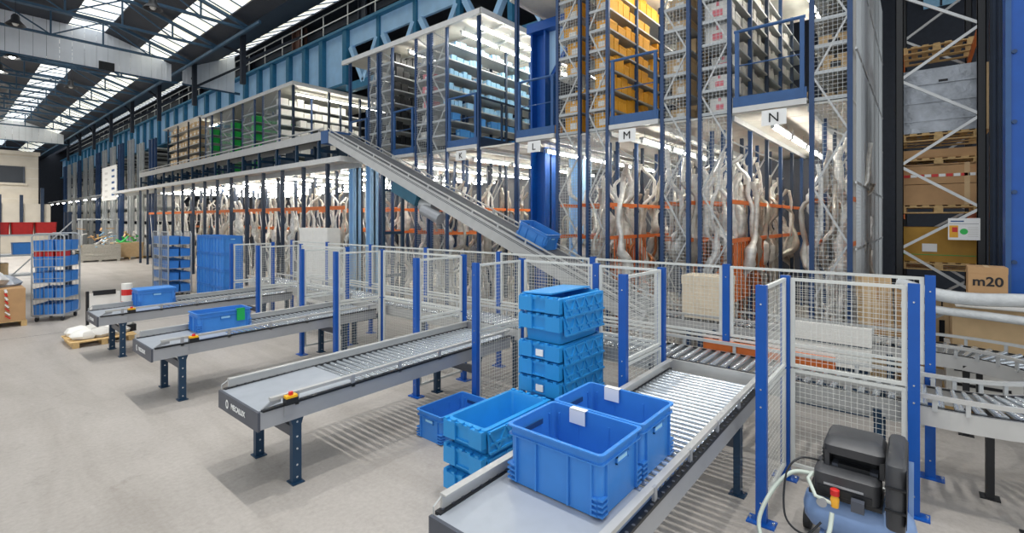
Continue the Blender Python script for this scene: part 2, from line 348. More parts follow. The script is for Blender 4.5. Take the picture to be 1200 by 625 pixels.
# ---------------------------------------------------------------- racks with platforms (main block)
RX = 9.7; ZF = 4.68; ZT = 8.3
def post_mesh(z0, z1, m, wd=.075):
    b = MB(); h = wd / 2      # open channel section
    b.box(-h, h, -h, -h + .012, z0, z1); b.box(-h, h, h - .012, h, z0, z1); b.box(-h, -h + .012, -h, h, z0, z1)
    return b.mesh('upright', m)
UP = {}
def upright(par, x, y, z0, z1, m='rack', wd=.075):
    k = (z0, z1, m, wd)
    if k not in UP: UP[k] = post_mesh(z0, z1, m, wd)
    return put(UP[k], 'upright', par, (x, y, 0))
def zigzag(par, x, y0, y1, z0, z1, step, m='brace', th=.03):
    z = z0; s_ = 0
    while z < z1 - .2:
        zz = min(z1, z + step); a, b_ = (y0, y1) if s_ % 2 == 0 else (y1, y0)
        MB().bar((x, a, z), (x, b_, zz), th, th).build('brace', m, par); z = zz; s_ += 1
SHZ = [ZF + .45 * k for k in range(8)]
def rack_run(name, y0, y1, x1, lab, mesh=True, lower='orange', upm='rack', shelves=True, shelfmat='shelf', pitch=1.5, x0=RX, grp=None, z1=ZT, lowframes=True, zfloor=0):
    t = thing('shelving_rack', lab, 'rack', (0, 0, 0), group=grp)
    n = max(1, int(round((x1 - x0) / pitch)))
    for i in range(n + 1):
        x = x0 + (x1 - x0) * i / n
        for y in (y0 + .04, y1 - .04): upright(t, x, y, zfloor, z1, upm if i == 0 else ('rack' if i % 2 else 'rackdark'))
        if i == 0 or (lowframes and i < 4): zigzag(t, x, y0 + .06, y1 - .06, max(.3, zfloor + .1), z1 if i == 0 else 4.4, .95)
    if mesh:
        b = MB(); b.grid((x0 - .03, y0 + .07, zfloor + .1), (0, 1, 0), (0, 0, 1), y1 - y0 - .14, z1 - zfloor - .15, .07, .07, .0036); b.build('end_mesh', 'gwire', t, kind='stuff')
    if shelves:
        sm = MB().box(x0 - .01, x1, y0 + .02, y1 - .02, -.035, 0).box(x0 - .012, x0 + .01, y0 + .06, y1 - .06, -.05, .01).mesh('shelf', shelfmat)
        for z in SHZ: put(sm, 'shelf', t, (0, 0, z))
    if lower:
        for y in (y0 + .03, y1 - .03):
            for z in (2.95, 2.2): MB().bar((x0 + .05, y, z), (x1, y, z), .05, .08).build('beam', lower, t)
    return t
def hairpins(t, y, xs, z0=1.0, z1=2.2, m='orange'):
    me = MB().tube([(0, 0, z0), (0, 0, z1 - .06), (.03, 0, z1), (.09, 0, z1), (.12, 0, z1 - .06), (.12, 0, z0)], .014, 6).mesh('divider', m)
    for x in xs: put(me, 'divider', t, (x, y, 0))
# rows, from the free end of the block leftwards
runs = [(.84, 1.46, 17, 'end rack with mesh end, right of the walkway signed N'),
        (2.72, 3.35, 17, 'mesh-ended rack full of pale boxes, left of the walkway signed N'),
        (3.50, 4.12, 14, 'mesh-ended rack right of the walkway signed M'),
        (5.31, 5.90, 14, 'mesh-ended rack full of yellow cartons, left of the walkway signed M'),
        (6.04, 6.74, 14, 'mesh-ended rack beside the blue column, right of walkway L'),
        (10.6, 11.36, 15, 'rack of small blue boxes left of the walkway signed K'),
        (11.44, 12.1, 13, 'mesh-ended rack backing onto the rack of small blue boxes'),
        (13.24, 13.96, 13, 'rack of dark packages two aisles left of the sign K'),
        (14.04, 14.65, 13, 'leftmost mesh-ended rack under the tall white roof edge')]
RUN = []
for y0, y1, x1, lab in runs: RUN.append(rack_run('shelving_rack', y0, y1, x1, lab))
hairpins(RUN[1], 2.76, [10 + .28 * i for i in range(9)]); hairpins(RUN[2], 3.54, [10 + .3 * i for i in range(7)]); hairpins(RUN[3], 5.34, [10 + .3 * i for i in range(6)]); hairpins(RUN[0], .9, [10 + .28 * i for i in range(10)])
for y in (7.98, 9.34, 15.8):      # free-standing posts of the open bays
    tag(put(post_mesh(0, ZT, 'rack', .09), 'platform_post', None, (RX, y, 0)), {7.98: 'tall blue post at the left side of walkway L', 9.34: 'tall blue corner post right of the walkway signed K', 15.8: 'leftmost tall blue post of the white-roofed block'}[y], 'post')
# side mesh of the free end
t = thing('side_mesh', 'silver wire mesh closing the right side of the tall racks', 'mesh screen', (0, .80, 0))
b = MB(); b.grid((RX, 0, .1), (1, 0, 0), (0, 0, 1), 7.3, ZT, .06, .06, .003); b.build('wire_mesh', 'gwire', t, kind='stuff')
for i in range(5): MB().box(RX + .9 + i * 1.5, RX + .95 + i * 1.5, -.02, .02, 0, ZT).build('mesh_post', 'shelf', t)
for z in (2.1, 3.2, 5.4, 6.9): MB().box(RX, RX + 7.3, -.015, .015, z, z + .04).build('mesh_rail', 'brace', t)
b = MB()
for i in range(9): b.box(RX + .12 + i * .8, RX + .86 + i * .8, .05, .07, .1, ZT)
b.build('backing_sheet', 'greybox', t)
# platform floor, roof of the block
p = thing('mezzanine_floor', 'cream underside platform floor of the tall rack block', 'platform')
for i in range(10):
    x0 = RX + .02 + i * .85; MB().box(x0, x0 + .83, .84, 16.0, ZF - .1, ZF - .06).build('deck_panel', 'slab', p)
for y in (1.46, 2.72, 4.12, 5.31, 6.74, 7.98, 9.34, 10.6, 12.1, 13.24, 14.65): MB().box(RX + .05, 18, y - .03, y + .03, ZF - .2, ZF - .1).build('joist', 'shelf', p)
p = thing('block_roof', 'flat white roof over the tall rack block', 'roof')
MB().box(RX - .08, 16, 9.2, 16.1, ZT, ZT + .06).build('roof_sheet', 'slab', p)
MB().box(RX - .14, RX - .06, 9.15, 16.15, ZT - .06, ZT + .1).build('fascia', 'slabedge', p)
MB().box(RX - .08, 16, .8, 8.05, ZT, ZT + .06).build('roof_sheet', 'slab', p)
MB().box(RX - .14, 16, 8.05, 8.11, ZT - .06, ZT + .1).build('fascia', 'slabedge', p)
MB().box(RX - .14, 16, 9.12, 9.18, ZT - .06, ZT + .1).build('fascia', 'slabedge', p)
for i in range(6): MB().box(RX + .9 + i, RX + .95 + i, 9.2, 16.1, ZT - .07, ZT).build('purlin', 'shelf', p)
# walkways with railing and sign
def walkway(y0, y1, letter, railing=True):
    t = thing('walkway_edge', {'N': 'blue walkway edge with railing above the sign N', 'M': 'blue walkway edge with railing above the sign M', 'L': 'blue walkway edge with railing beside the blue column, above sign L', 'K': 'blue walkway edge with railing above the sign K', 'J': 'blue walkway edge in front of the dark packages rack', 'I': 'blue walkway edge at the far left of the white-roofed block'}[letter], 'walkway', (RX - .05, 0, 0))
    MB().box(0, .03, y0 + .03, y1 - .03, 4.70, 4.90).build('kick_plate', 'deck_blue', t)
    MB().box(-.03, .05, y0 + .03, y1 - .03, 4.60, 4.70).build('edge_beam', 'slabedge', t)
    MB().box(.03, 2.5, y0 + .02, y1 - .02, 4.66, 4.70).build('walk_board', 'slab', t)
    for y in (y0 + .10, y1 - .10): MB().box(-.006, .05, y - .035, y + .035, 4.71, 6.10).build('rail_post', 'deck_blue', t)
    MB().cyl((.02, y0 + .05, 6.12), (.02, y1 - .05, 6.12), .03, 10).build('top_rail', 'deck_blue', t, smooth=True)
    MB().cyl((.02, y0 + .1, 5.48), (.02, y1 - .1, 5.48), .012, 8).build('mid_rail', 'deck_blue', t, smooth=True)
    if letter in 'KLMN':
        ym = (y0 + y1) / 2 - .1 * (letter == 'N') + .12 * (letter == 'M'); s = thing('aisle_sign', 'white paper aisle sign lettered ' + letter, 'sign', (RX - .10, ym, 4.42))
        b = MB(); b.add([(0, -.2, -.13), (.0, .2, -.13), (.02, .2, .15), (.02, -.2, .15), (.006, -.2, -.13), (.006, .2, -.13), (.026, .2, .15), (.026, -.2, .15)], [(0, 1, 2, 3), (7, 6, 5, 4), (0, 4, 5, 1), (2, 6, 7, 3), (1, 5, 6, 2), (3, 7, 4, 0)]); b.build('paper', 'paper', s)
        lettering(letter, .24, 'ink', s, (-.002, 0, .0), (math.pi / 2, 0, -math.pi / 2))
for a in ((1.46, 2.72, 'N'), (4.12, 5.31, 'M'), (6.74, 7.98, 'L'), (9.34, 10.6, 'K'), (12.1, 13.24, 'J'), (14.65, 15.8, 'I')): walkway(*a)
# side platform edge right of K and its little rail posts
t = thing('side_walkway_edge', 'dark blue walkway side edge right of the corner post by sign K', 'walkway')
MB().box(RX, 14, 9.28, 9.34, 4.62, 4.9).build('kick_plate', 'rackdark', t); MB().box(RX, 14, 9.25, 9.34, 4.55, 4.62).build('edge_beam', 'slabedge', t)
for i in range(5): MB().box(RX + .9 + i * .9, RX + .95 + i * .9, 9.29, 9.34, 4.9, 6.0).build('rail_post', 'rackdark', t)
MB().bar((RX, 9.31, 6.0), (14, 9.31, 6.0), .05, .05).build('top_rail', 'rackdark', t)
# blue columns
def column(x, y, w_, z1, lab, m='blue', cap=True):
    t = thing('steel_column', lab, 'column', (x, y, 0)); b = MB(); h = w_ / 2
    b.box(-h, h, -h, -h + .05, 0, z1); b.box(-h, h, h - .05, h, 0, z1); b.box(-.03, .03, -h, h, 0, z1); b.build('shaft', m, t)
    MB().box(-h - .1, h + .1, -h - .1, h + .1, 0, .04).build('base_plate', m, t)
    if cap:
        MB().box(-h - .08, h + .08, -h - 1.0, h + .08, z1, z1 + .25).build('cap_beam', m, t)
        MB().prism([(-h, z1), (-h - .9, z1), (-h, z1 - 1.2)], 'x', -.06, .06).build('gusset', 'girder', t)
        MB().bar((0, -h - .95, z1), (0, -h, z1 - 1.3), .1, .1).build('gusset_flange', m, t)
column(10.9, 8.02, .5, 7.75, 'big blue steel column standing between the signs K and M')
column(12.9, Yof(680, 12.9), .5, 4.5, 'pale blue column seen through the mesh rack right of the big blue column', 'girder', False)

# ---------------------------------------------------------------- goods on the upper shelves
def carton_mesh(m, m2='carton2'):
    b = MB(); b.box(-.5, .5, -.5, .5, 0, .93); b.box(-.515, .515, -.515, .515, .80, 1.0); b.mat(1); b.box(-.52, .52, -.06, .06, .78, 1.004); b.box(-.521, -.5, -.2, .2, .25, .6)
    return b.mesh('carton', [m, m2])
CM = {}
def goods(name, m, m2, x0, x1, y, dy, zs, sx, sz, label, cat, group, fill=.9, depth_sign=1, gap=.02, lie=0):
    if (m, m2) not in CM: CM[(m, m2)] = carton_mesh(m, m2)
    me = CM[(m, m2)]; n = 0
    for z in zs:
        x = x0 + R.random() * .1
        while x < x1:
            wx = R.uniform(*sx); hz = R.uniform(*sz)
            if x + wx > x1: break
            if R.random() < fill:
                d = R.uniform(.75, 1) * dy; o = put(me, name, None, (x + wx / 2, y + depth_sign * d / 2, z), (0, 0, R.uniform(-.04, .04)), (wx * .95, d * .95, hz)); tag(o, label, cat, group); n += 1
            x += wx + gap
    return n
up = SHZ
# N: pale file boxes left of the aisle
goods('file_box', 'greybox', 'white', 10.75, 15.5, 2.80, .34, up[1:7], (.14, .32), (.22, .36), 'pale grey file box on the rack left of walkway N', 'box', 'pale boxes along walkway N', .88)
goods('carton', 'carton', 'carton2', 10.75, 12.6, 2.80, .36, up[:1], (.3, .45), (.24, .34), 'brown carton on the lowest shelf left of walkway N', 'carton', 'brown cartons on the lowest shelf by walkway N', .9)
o = put(carton_mesh('carton2', 'carton'), 'carton', None, (10.7, 1.9, 4.70), (0, 0, .3), (.5, .45, .3)); tag(o, 'tan carton lying on walkway N behind the railing', 'carton')
goods('carton', 'white', 'pink', 9.8, 10.7, 2.78, .5, up[:8], (.34, .42), (.24, .38), 'white carton with pink print behind the mesh left of walkway N', 'carton', 'white pink-printed cartons behind the mesh', .85)
goods('carton', 'carton2', 'white', 9.8, 11.2, 3.56, .5, up[:8], (.3, .5), (.2, .36), 'tan carton behind the mesh right of walkway M', 'carton', 'tan cartons behind the mesh right of M', .8)
goods('carton', 'white', 'pink', 9.8, 10.8, .9, .5, up[5:8], (.3, .45), (.2, .34), 'white and pink pack high in the end rack', 'carton', 'packs high in the end rack', .9)
goods('carton', 'carton2', 'black', 9.8, 12, .9, .5, up[:5], (.25, .5), (.18, .36), 'mixed tan pack in the end rack right of walkway N', 'carton', 'packs in the end rack right of N', .75)
# M: yellow cartons
goods('yellow_carton', 'yellow', 'white', 9.8, 12.9, 5.36, .45, up, (.2, .42), (.2, .4), 'yellow carton on the rack left of walkway M', 'carton', 'yellow cartons left of walkway M', .92)
goods('yellow_carton', 'yellow', 'white', 9.8, 10.6, 6.1, .55, up, (.3, .42), (.22, .4), 'yellow carton behind the mesh beside the blue column', 'carton', 'yellow cartons behind the mesh beside the column', .85)
goods('yellow_carton', 'yellow', 'orange', 12.2, 14, 3.95, .15, up[2:6], (.12, .2), (.15, .25), 'small orange-yellow carton deep in walkway M', 'carton', 'small cartons deep in walkway M', .8)
for k in range(3): tag(put(CM[('yellow', 'white')], 'yellow_carton', None, (10.0 + .1 * k, 7.0 + .3 * k, 4.70), (0, 0, .1 * k), (.3, .26, .24)), 'yellow carton standing on walkway L behind the railing', 'carton', 'cartons on walkway L')
# K: small blue boxes
goods('blue_box', 'paleblue', 'white', 9.8, 14.4, 10.64, .3, up[3:8], (.14, .26), (.1, .2), 'small pale blue box on the rack left of walkway K', 'box', 'small pale blue boxes left of walkway K', .72)
goods('blue_box', 'midblue', 'paleblue', 9.85, 14.4, 10.64, .3, up[:3], (.2, .4), (.14, .24), 'mid blue box on the rack left of walkway K', 'box', 'mid blue boxes left of walkway K', .8)
goods('pack', 'pink', 'white', 9.78, 10.3, 11.5, .4, up[3:6], (.3, .4), (.2, .3), 'pink pack behind the mesh left of walkway K', 'pack', 'pink packs behind the mesh', .7)
goods('dark_pack', 'black', 'white', 9.8, 11.6, 13.28, .4, up[:8], (.16, .3), (.16, .34), 'dark package with white label left of the aisle of dark packages', 'pack', 'dark packages two aisles left of K', .85)
goods('file_box', 'greybox', 'white', 9.8, 11.2, 12.0, .4, up[:8], (.3, .4), (.2, .34), 'grey pack behind the mesh between the blue and dark goods', 'pack', 'grey packs behind the mesh', .8, -1)
goods('file_box', 'white', 'greybox', 9.8, 10.8, 14.1, .4, up[:8], (.3, .4), (.2, .34), 'white pack in the leftmost mesh-ended rack', 'pack', 'white packs in the leftmost rack', .8)

# ---------------------------------------------------------------- standing exhaust pipes on the ground level
def pipe_mesh(seed, m, h=3.6):
    r = random.Random(seed); pts = []; rs = []; n = 34; r0 = r.uniform(.028, .048); mu = r.uniform(.2, .7)
    kn = [(0, 0)]                                   # straight runs joined by bends, as exhaust pipes are
    for i in range(6): kn.append((kn[-1][0] * .4 + r.uniform(-.2, .2), kn[-1][1] * .4 + r.uniform(-.16, .16)))
    for i in range(n + 1):
        u = i / n * 5.999; k = int(u); f = u - k; f = min(1, max(0, (f - .45) / .55)); f = f * f * (3 - 2 * f); a, b_ = kn[k], kn[k + 1]
        pts.append((a[0] + (b_[0] - a[0]) * f, a[1] + (b_[1] - a[1]) * f, i / n * h))
        v = i / n; rs.append(r0 * (2.2 if abs(v - mu) < .075 else 1.5 if abs(v - mu) < .1 else 1) * (1 + .1 * math.sin(i * 2.3 + seed)))
    return MB().tube(pts, rs, 9).mesh('exhaust_pipe', m, True)
PV = [pipe_mesh(s_, 'pipe' if s_ % 3 else 'pipe2', 3.5 + .13 * (s_ % 6)) for s_ in range(14)] + [pipe_mesh(40 + s_, 'copper', 2.2) for s_ in range(3)]
def pipe(x, y, z, label, group, big=1, k=None):
    o = put(PV[k if k is not None else R.randrange(14)], 'exhaust_pipe', None, (x, y, z), (R.uniform(-.06, .06), R.uniform(-.06, .06), R.uniform(0, 6.28)), (big, big, R.uniform(.9, 1.0)))
    return tag(o, label, 'pipe', group)
spec = [(.92, 1.38, 9.95, 14, 26, 'silver wrapped exhaust pipe standing in the end rack below walkway N', 'pipes in the end rack'),
        (2.80, 3.28, 9.95, 16, 40, 'silver wrapped exhaust pipe standing in the rack left of sign N', 'pipes left of sign N'),
        (3.56, 4.06, 9.95, 13, 30, 'silver wrapped exhaust pipe standing in the rack right of sign M', 'pipes right of sign M'),
        (5.38, 5.84, 9.95, 13.5, 28, 'silver wrapped exhaust pipe standing in the rack left of sign M', 'pipes left of sign M'),
        (6.12, 6.66, 10.5, 13.5, 8, 'silver exhaust pipe standing behind the mesh right of the blue column', 'pipes beside the blue column'),
        (10.66, 11.3, 9.95, 14, 20, 'silver exhaust pipe standing in the rack left of sign K', 'pipes left of sign K'),
        (8.0, 9.9, 13.4, 15.5, 14, 'silver exhaust pipe standing behind the blue column', 'pipes behind the blue column'),
        (11.5, 12.04, 9.95, 13, 9, 'silver exhaust pipe standing below the mesh racks left of K', 'pipes below the mesh racks'),
        (13.3, 14.6, 9.95, 13, 12, 'silver exhaust pipe standing below the leftmost mesh racks', 'pipes below the leftmost mesh racks')]
for y0, y1, x0, x1, n, lab, grp in spec:
    for i in range(n): pipe(x0 + (x1 - x0) * (i + R.random() * .8) / n, R.uniform(y0 + .08, y1 - .08), .0, lab, grp, R.uniform(1.0, 1.6))
for i in range(12): pipe(10 + .3 * i, 2.86 + .35 * (i % 2), .0, 'rust coloured pipe between the orange dividers left of sign N', 'rust pipes between orange dividers', 1, 14 + i % 3)
for i in range(8): pipe(10.0 + .3 * i, 5.45, .0, 'rust coloured pipe low in the rack left of sign M', 'rust pipes left of sign M', 1, 14 + i % 3)

# fluorescent tubes below the platforms
def tube_mesh(L):
    b = MB(); b.box(-.06, L + .06, -.05, .05, .05, .09); b.box(-.05, -.02, -.03, .03, -.03, .05); b.box(L + .02, L + .05, -.03, .03, -.03, .05); b.box(.1, .112, -.006, .006, .09, .24); b.box(L - .112, L - .1, -.006, .006, .09, .24); b.mat(1); b.cyl((-.02, 0, 0), (L + .02, 0, 0), .026, 8)
    return b.mesh('tube_light', ['shelf', 'tube'])
TB = tube_mesh(1.45)
def tubel(x, y, z, lab, grp, rz=0): return tag(put(TB, 'tube_light', None, (x, y, z), (0, 0, rz)), lab, 'lamp', grp)
for y, nm in ((2.1, 'N'), (4.7, 'M'), (7.3, 'L'), (9.9, 'K'), (12.6, 'aisle of dark packages'), (15.2, 'leftmost white-roofed aisle')):
    for i in range(4): tubel(10.1 + i * 1.75, y, 4.34, 'lit fluorescent tube below the platform of ' + ('walkway ' + nm if len(nm) == 1 else nm), 'tubes below ' + nm)
for y, nm in ((2.1, 'walkway N'), (4.7, 'walkway M'), (10.25, 'walkway K'), (9.55, 'the open bay beside K'), (12.7, 'the aisle of dark packages')):
    for i in range(4): tubel(9.95 + i * 1.7, y, 8.06, 'lit fluorescent tube under the block roof over ' + nm, 'roof tubes over ' + nm)

# ---------------------------------------------------------------- left mezzanine
struct(MB().box(17.2, 17.3, .8, 60, 0, 4.5).build('wall_backdrop', 'char'))  # backdrop added behind the pipes, coloured dark for the gaps between them
t = thing('mezzanine_slab', 'long white-edged mezzanine floor left of the inclined conveyor', 'platform')
for i in range(19):
    y = 13.5 + i * 1.52; MB().box(7.95, 16, y, y + 1.5, 4.44, 4.50).build('deck_panel', 'slab', t)
MB().box(7.86, 7.95, 13.42, 42.4, 4.38, 4.54).build('edge_profile', 'slabedge', t)
MB().box(7.86, 9.6, 13.36, 13.44, 4.38, 4.54).build('edge_profile', 'slabedge', t)
for i in range(5): MB().box(8.6 + i * 1.6, 8.7 + i * 1.6, 13.5, 42.3, 4.26, 4.44).build('joist', 'shelf', t)
pm1, pm2 = post_mesh(0, 4.38, 'rackdark', .10), post_mesh(0, 4.38, 'rackdark', .1)
for i in range(15):
    y = 36.06 - 1.55 * i
    tag(put(pm1, 'mezzanine_post', None, (8.02, y, 0)), 'dark blue post along the front edge of the long mezzanine', 'post', 'front posts of the mezzanine')
    for x in (9.4, 10.9, 12.4): tag(put(pm2, 'mezzanine_post', None, (x, y + .3, 0)), 'dark post deep under the long mezzanine', 'post', 'inner posts of the mezzanine')
for x, lab in ((8.5, 'front'), (10.7, 'middle'), (12.2, 'rear')):
    t = thing('pipe_rack_beam', 'orange %s beam running along below the mezzanine' % lab, 'beam')
    for z in (3.0, 2.2) if x > 9 else (3.0,): MB().bar((x, 14.2, z), (x, 36.2, z), .06, .12).build('beam', 'orange', t)
    for i in range(14): MB().bar((x, 15 + i * 1.55, .2), (x, 15.9 + i * 1.55, 3.0), .03, .03).build('brace', 'brace', t)
for i in range(110): pipe(R.choice((R.uniform(8.98, 9.15), R.uniform(9.85, 10.15), R.uniform(11.3, 11.6))), 14.6 + 21.5 * (i + R.random()) / 110, 0, 'silver exhaust pipe standing among the posts under the long mezzanine', 'pipes under the mezzanine', R.uniform(.9, 1.4))
for i in range(11):
    for j in range(4): tubel(8.8 + j * 1.8, 14.9 + i * 2.0, 4.2, 'lit fluorescent tube under the long mezzanine', 'tubes under the mezzanine')
for i in range(9): tubel(8.4, 43.5 + i * 3.6, 4.3, 'lit tube in the far row beyond the mezzanine', 'far row of tubes', math.pi / 2)
# feet of the far end: orange-footed frames
# racks on the mezzanine with green totes
def tote_mesh(m):
    b = MB(); b.loft([rrect(.9, .9, .05, 0, 1), rrect(.96, .96, .05, .85, 1), rrect(1.02, 1.02, .05, .86, 1), rrect(1.02, 1.02, .05, 1, 1), rrect(.9, .9, .05, 1, 1), rrect(.84, .84, .05, .06, 1)], True, True)
    return b.mesh('tote', m)
GT = tote_mesh('green')
for a, b_, lab in ((30.24, 31.3, 'fourth mesh-ended rack of green totes, farthest left'), (27.24, 28.98, 'third mesh-ended rack of green totes from the corner'), (24.64, 26.15, 'second mesh-ended rack of green totes from the corner'), (22.02, 23.78, 'mesh-ended rack nearest the corner of the green tote block')):
    rack_run('shelving_rack', a, b_, 14.5, lab, lower=None, x0=10, z1=8.45, zfloor=4.5, lowframes=False)
    if a != 22.02:
        for z in SHZ[:7]:
            for k in range(5):
                tag(put(GT, 'green_tote', None, (10.2 + k * .42, a + .25, z), (0, 0, 0), (.4, .4, .3)), 'bright green tote on the mezzanine racks', 'tote', 'green totes on the mezzanine')
goods('white_carton', 'white', 'greybox', 10.05, 14.2, 22.06, .5, SHZ[:8], (.3, .55), (.2, .38), 'white carton at the lit end of the green tote block', 'carton', 'white cartons at the end of the green block', .85)
t = thing('green_block_roof', 'thin white roof over the racks of green totes', 'roof')
MB().box(9.9, 15, 20.6, 31.5, 8.45, 8.5).build('roof_sheet', 'slab', t); MB().box(9.84, 9.9, 20.55, 31.55, 8.4, 8.56).build('fascia', 'slabedge', t); MB().box(9.84, 15, 20.5, 20.56, 8.4, 8.56).build('fascia', 'slabedge', t)
for x in (9.95, 11.6, 13.2, 14.8): upright(t, x, 20.66, 4.5, 8.45, 'rackdark', .09)
for i in range(3): tubel(10.4 + i * 1.6, 21.3, 8.21, 'lit tube under the roof at the end of the green tote block', 'tubes over the green block')
# open shelves further left
t = thing('open_shelving', 'open cream-loaded shelving left of the green tote block', 'shelving', (10, 0, 0))
for z in [4.6 + .5 * k for k in range(8)]: MB().box(0, .6, 32.2, 38.2, z, z + .04).build('shelf', 'shelf', t)
for y in (32.2, 34.2, 36.2, 38.2):
    for x in (0, .6): upright(t, x, y, 4.5, 8.6, 'rackdark')
MB().box(-.1, 1.5, 31.8, 39, 8.6, 8.68).build('roof_sheet', 'slabedge', t)
cm = carton_mesh('carton2', 'white')
for z in [4.64 + .5 * k for k in range(8)]:
    y = 32.4
    while y < 37.8:
        wy = R.uniform(.4, .8); tag(put(cm, 'carton', None, (10.3, y + wy / 2, z), (0, 0, 0), (.5, wy * .95, R.uniform(.2, .36))), 'cream carton on the open shelving left of the green totes', 'carton', 'cream cartons on open shelving'); y += wy + .05
for k in range(3): tubel(11.0, 32.4 + k * 1.9, 8.36, 'lit tube over the open cream-loaded shelving', 'tubes over open shelving', math.pi / 2)
# tall far racks
for i in range(13):
    y = 39.8 + i * 2.9 + (i % 2) * .2
    t = thing('tall_rack', '%s tall grey-blue rack end of the far row, counted from the mezzanine' % ORD[i], 'rack', (9.7, y, 0), group='tall far rack ends')
    hh = 8.75 if i > 1 else 8.2
    for yy in (0, .6, .75, 1.35): upright(t, 0, yy, 0, hh, 'shelf' if i % 3 else 'rack', .12)
    MB().box(.08, .1, .05, .6, 4.6, hh).build('end_panel', ['rack', 'greybox', 'deck_blue'][i % 3], t); MB().box(.08, .1, .8, 1.3, 4.6, hh).build('end_panel', ['greybox', 'deck_blue', 'rack'][i % 3], t)
    for k in range(8): MB().box(.1, 4, .0, 1.35, .5 + k * 1.0, .55 + k * 1.0).build('shelf', 'shelf', t)
    for k in range(6): tag(put(CM[('white', 'greybox')] if k % 2 else CM[('greybox', 'white')], 'carton', None, (10.6, y + .65, .55 + k), (0, 0, 0), (1, 1.2, .7)), 'pale load in the far row of tall racks', 'carton', 'loads of the tall far racks')
t = thing('cable_tray', 'long cable tray carrying the far row of tubes', 'cable tray')
MB().box(8.34, 8.46, 42.4, 76, 4.54, 4.58).build('tray', 'brace', t)
for i in range(12): MB().box(8.34, 9.75, 43 + i * 2.9, 43.05 + i * 2.9, 4.58, 4.63).build('bracket_arm', 'brace', t)
t = thing('banner', 'white hanging banner with grey arrows on the far racks', 'banner', (8.0, 0, 0))
MB().box(0, .03, 41.9, 46.3, 4.0, 6.4).build('cloth', 'white', t)
for k in range(5): MB().box(-.01, 0, 42.5, 43.3, 4.3 + k * .42, 4.45 + k * .42).build('arrow_mark', 'deck_blue', t)
for k in range(5): MB().box(-.01, 0, 44.6, 45.4, 4.2 + k * .42, 4.35 + k * .42).build('arrow_mark', 'greybox', t)

# ---------------------------------------------------------------- picking lanes (spur conveyors)
def ring_pts(cx, cy, r, n=20): return [(cx + r * math.cos(6.28319 * k / n), cy + r * math.sin(6.28319 * k / n)) for k in range(n)]
def leg(par, x, y, zt, m='navy', name='leg', d=1):
    t = MB(); t.box(x - .045, x + .045, y - .03, y + .03, .012, zt); t.prism([(x - .045, zt - .13), (x + .045, zt - .13), (x + .085, zt), (x - .085, zt)], 'y', y - .032, y + .032); t.box(x - .06, x + .06, y - .07, y + .07, 0, .012)
    o = t.build(name, m, par)
    b = MB()
    for z in (.06, .18, .34, .46, zt - .1, zt - .04):
        b.cyl((x, y - .034, z), (x, y - .03, z), .011, 6)
    b.build('bolt', 'zinc', o, kind='stuff')
    return o
def logo(par, x, y, z, h):
    b = MB(); n = 16; ro, ri = h * .75, h * .45; yy = y + h * 3.9; vs = []; fs = []
    for k in range(n): 
        a = 6.28319 * k / n; vs += [(x, yy + ro * .8 * math.cos(a), z + ro * math.sin(a)), (x, yy + ri * .6 * math.cos(a), z + ri * math.sin(a))]
    for k in range(n): fs.append((2 * k, 2 * k + 1, (2 * k + 3) % (2 * n), (2 * k + 2) % (2 * n)))
    b.add(vs, fs); b.build('emblem', 'paper', par)
    lettering('MECALUX', h * 1.2, 'paper', par, (x, y - h * .5, z), (math.pi / 2, 0, -math.pi / 2), bold=True)
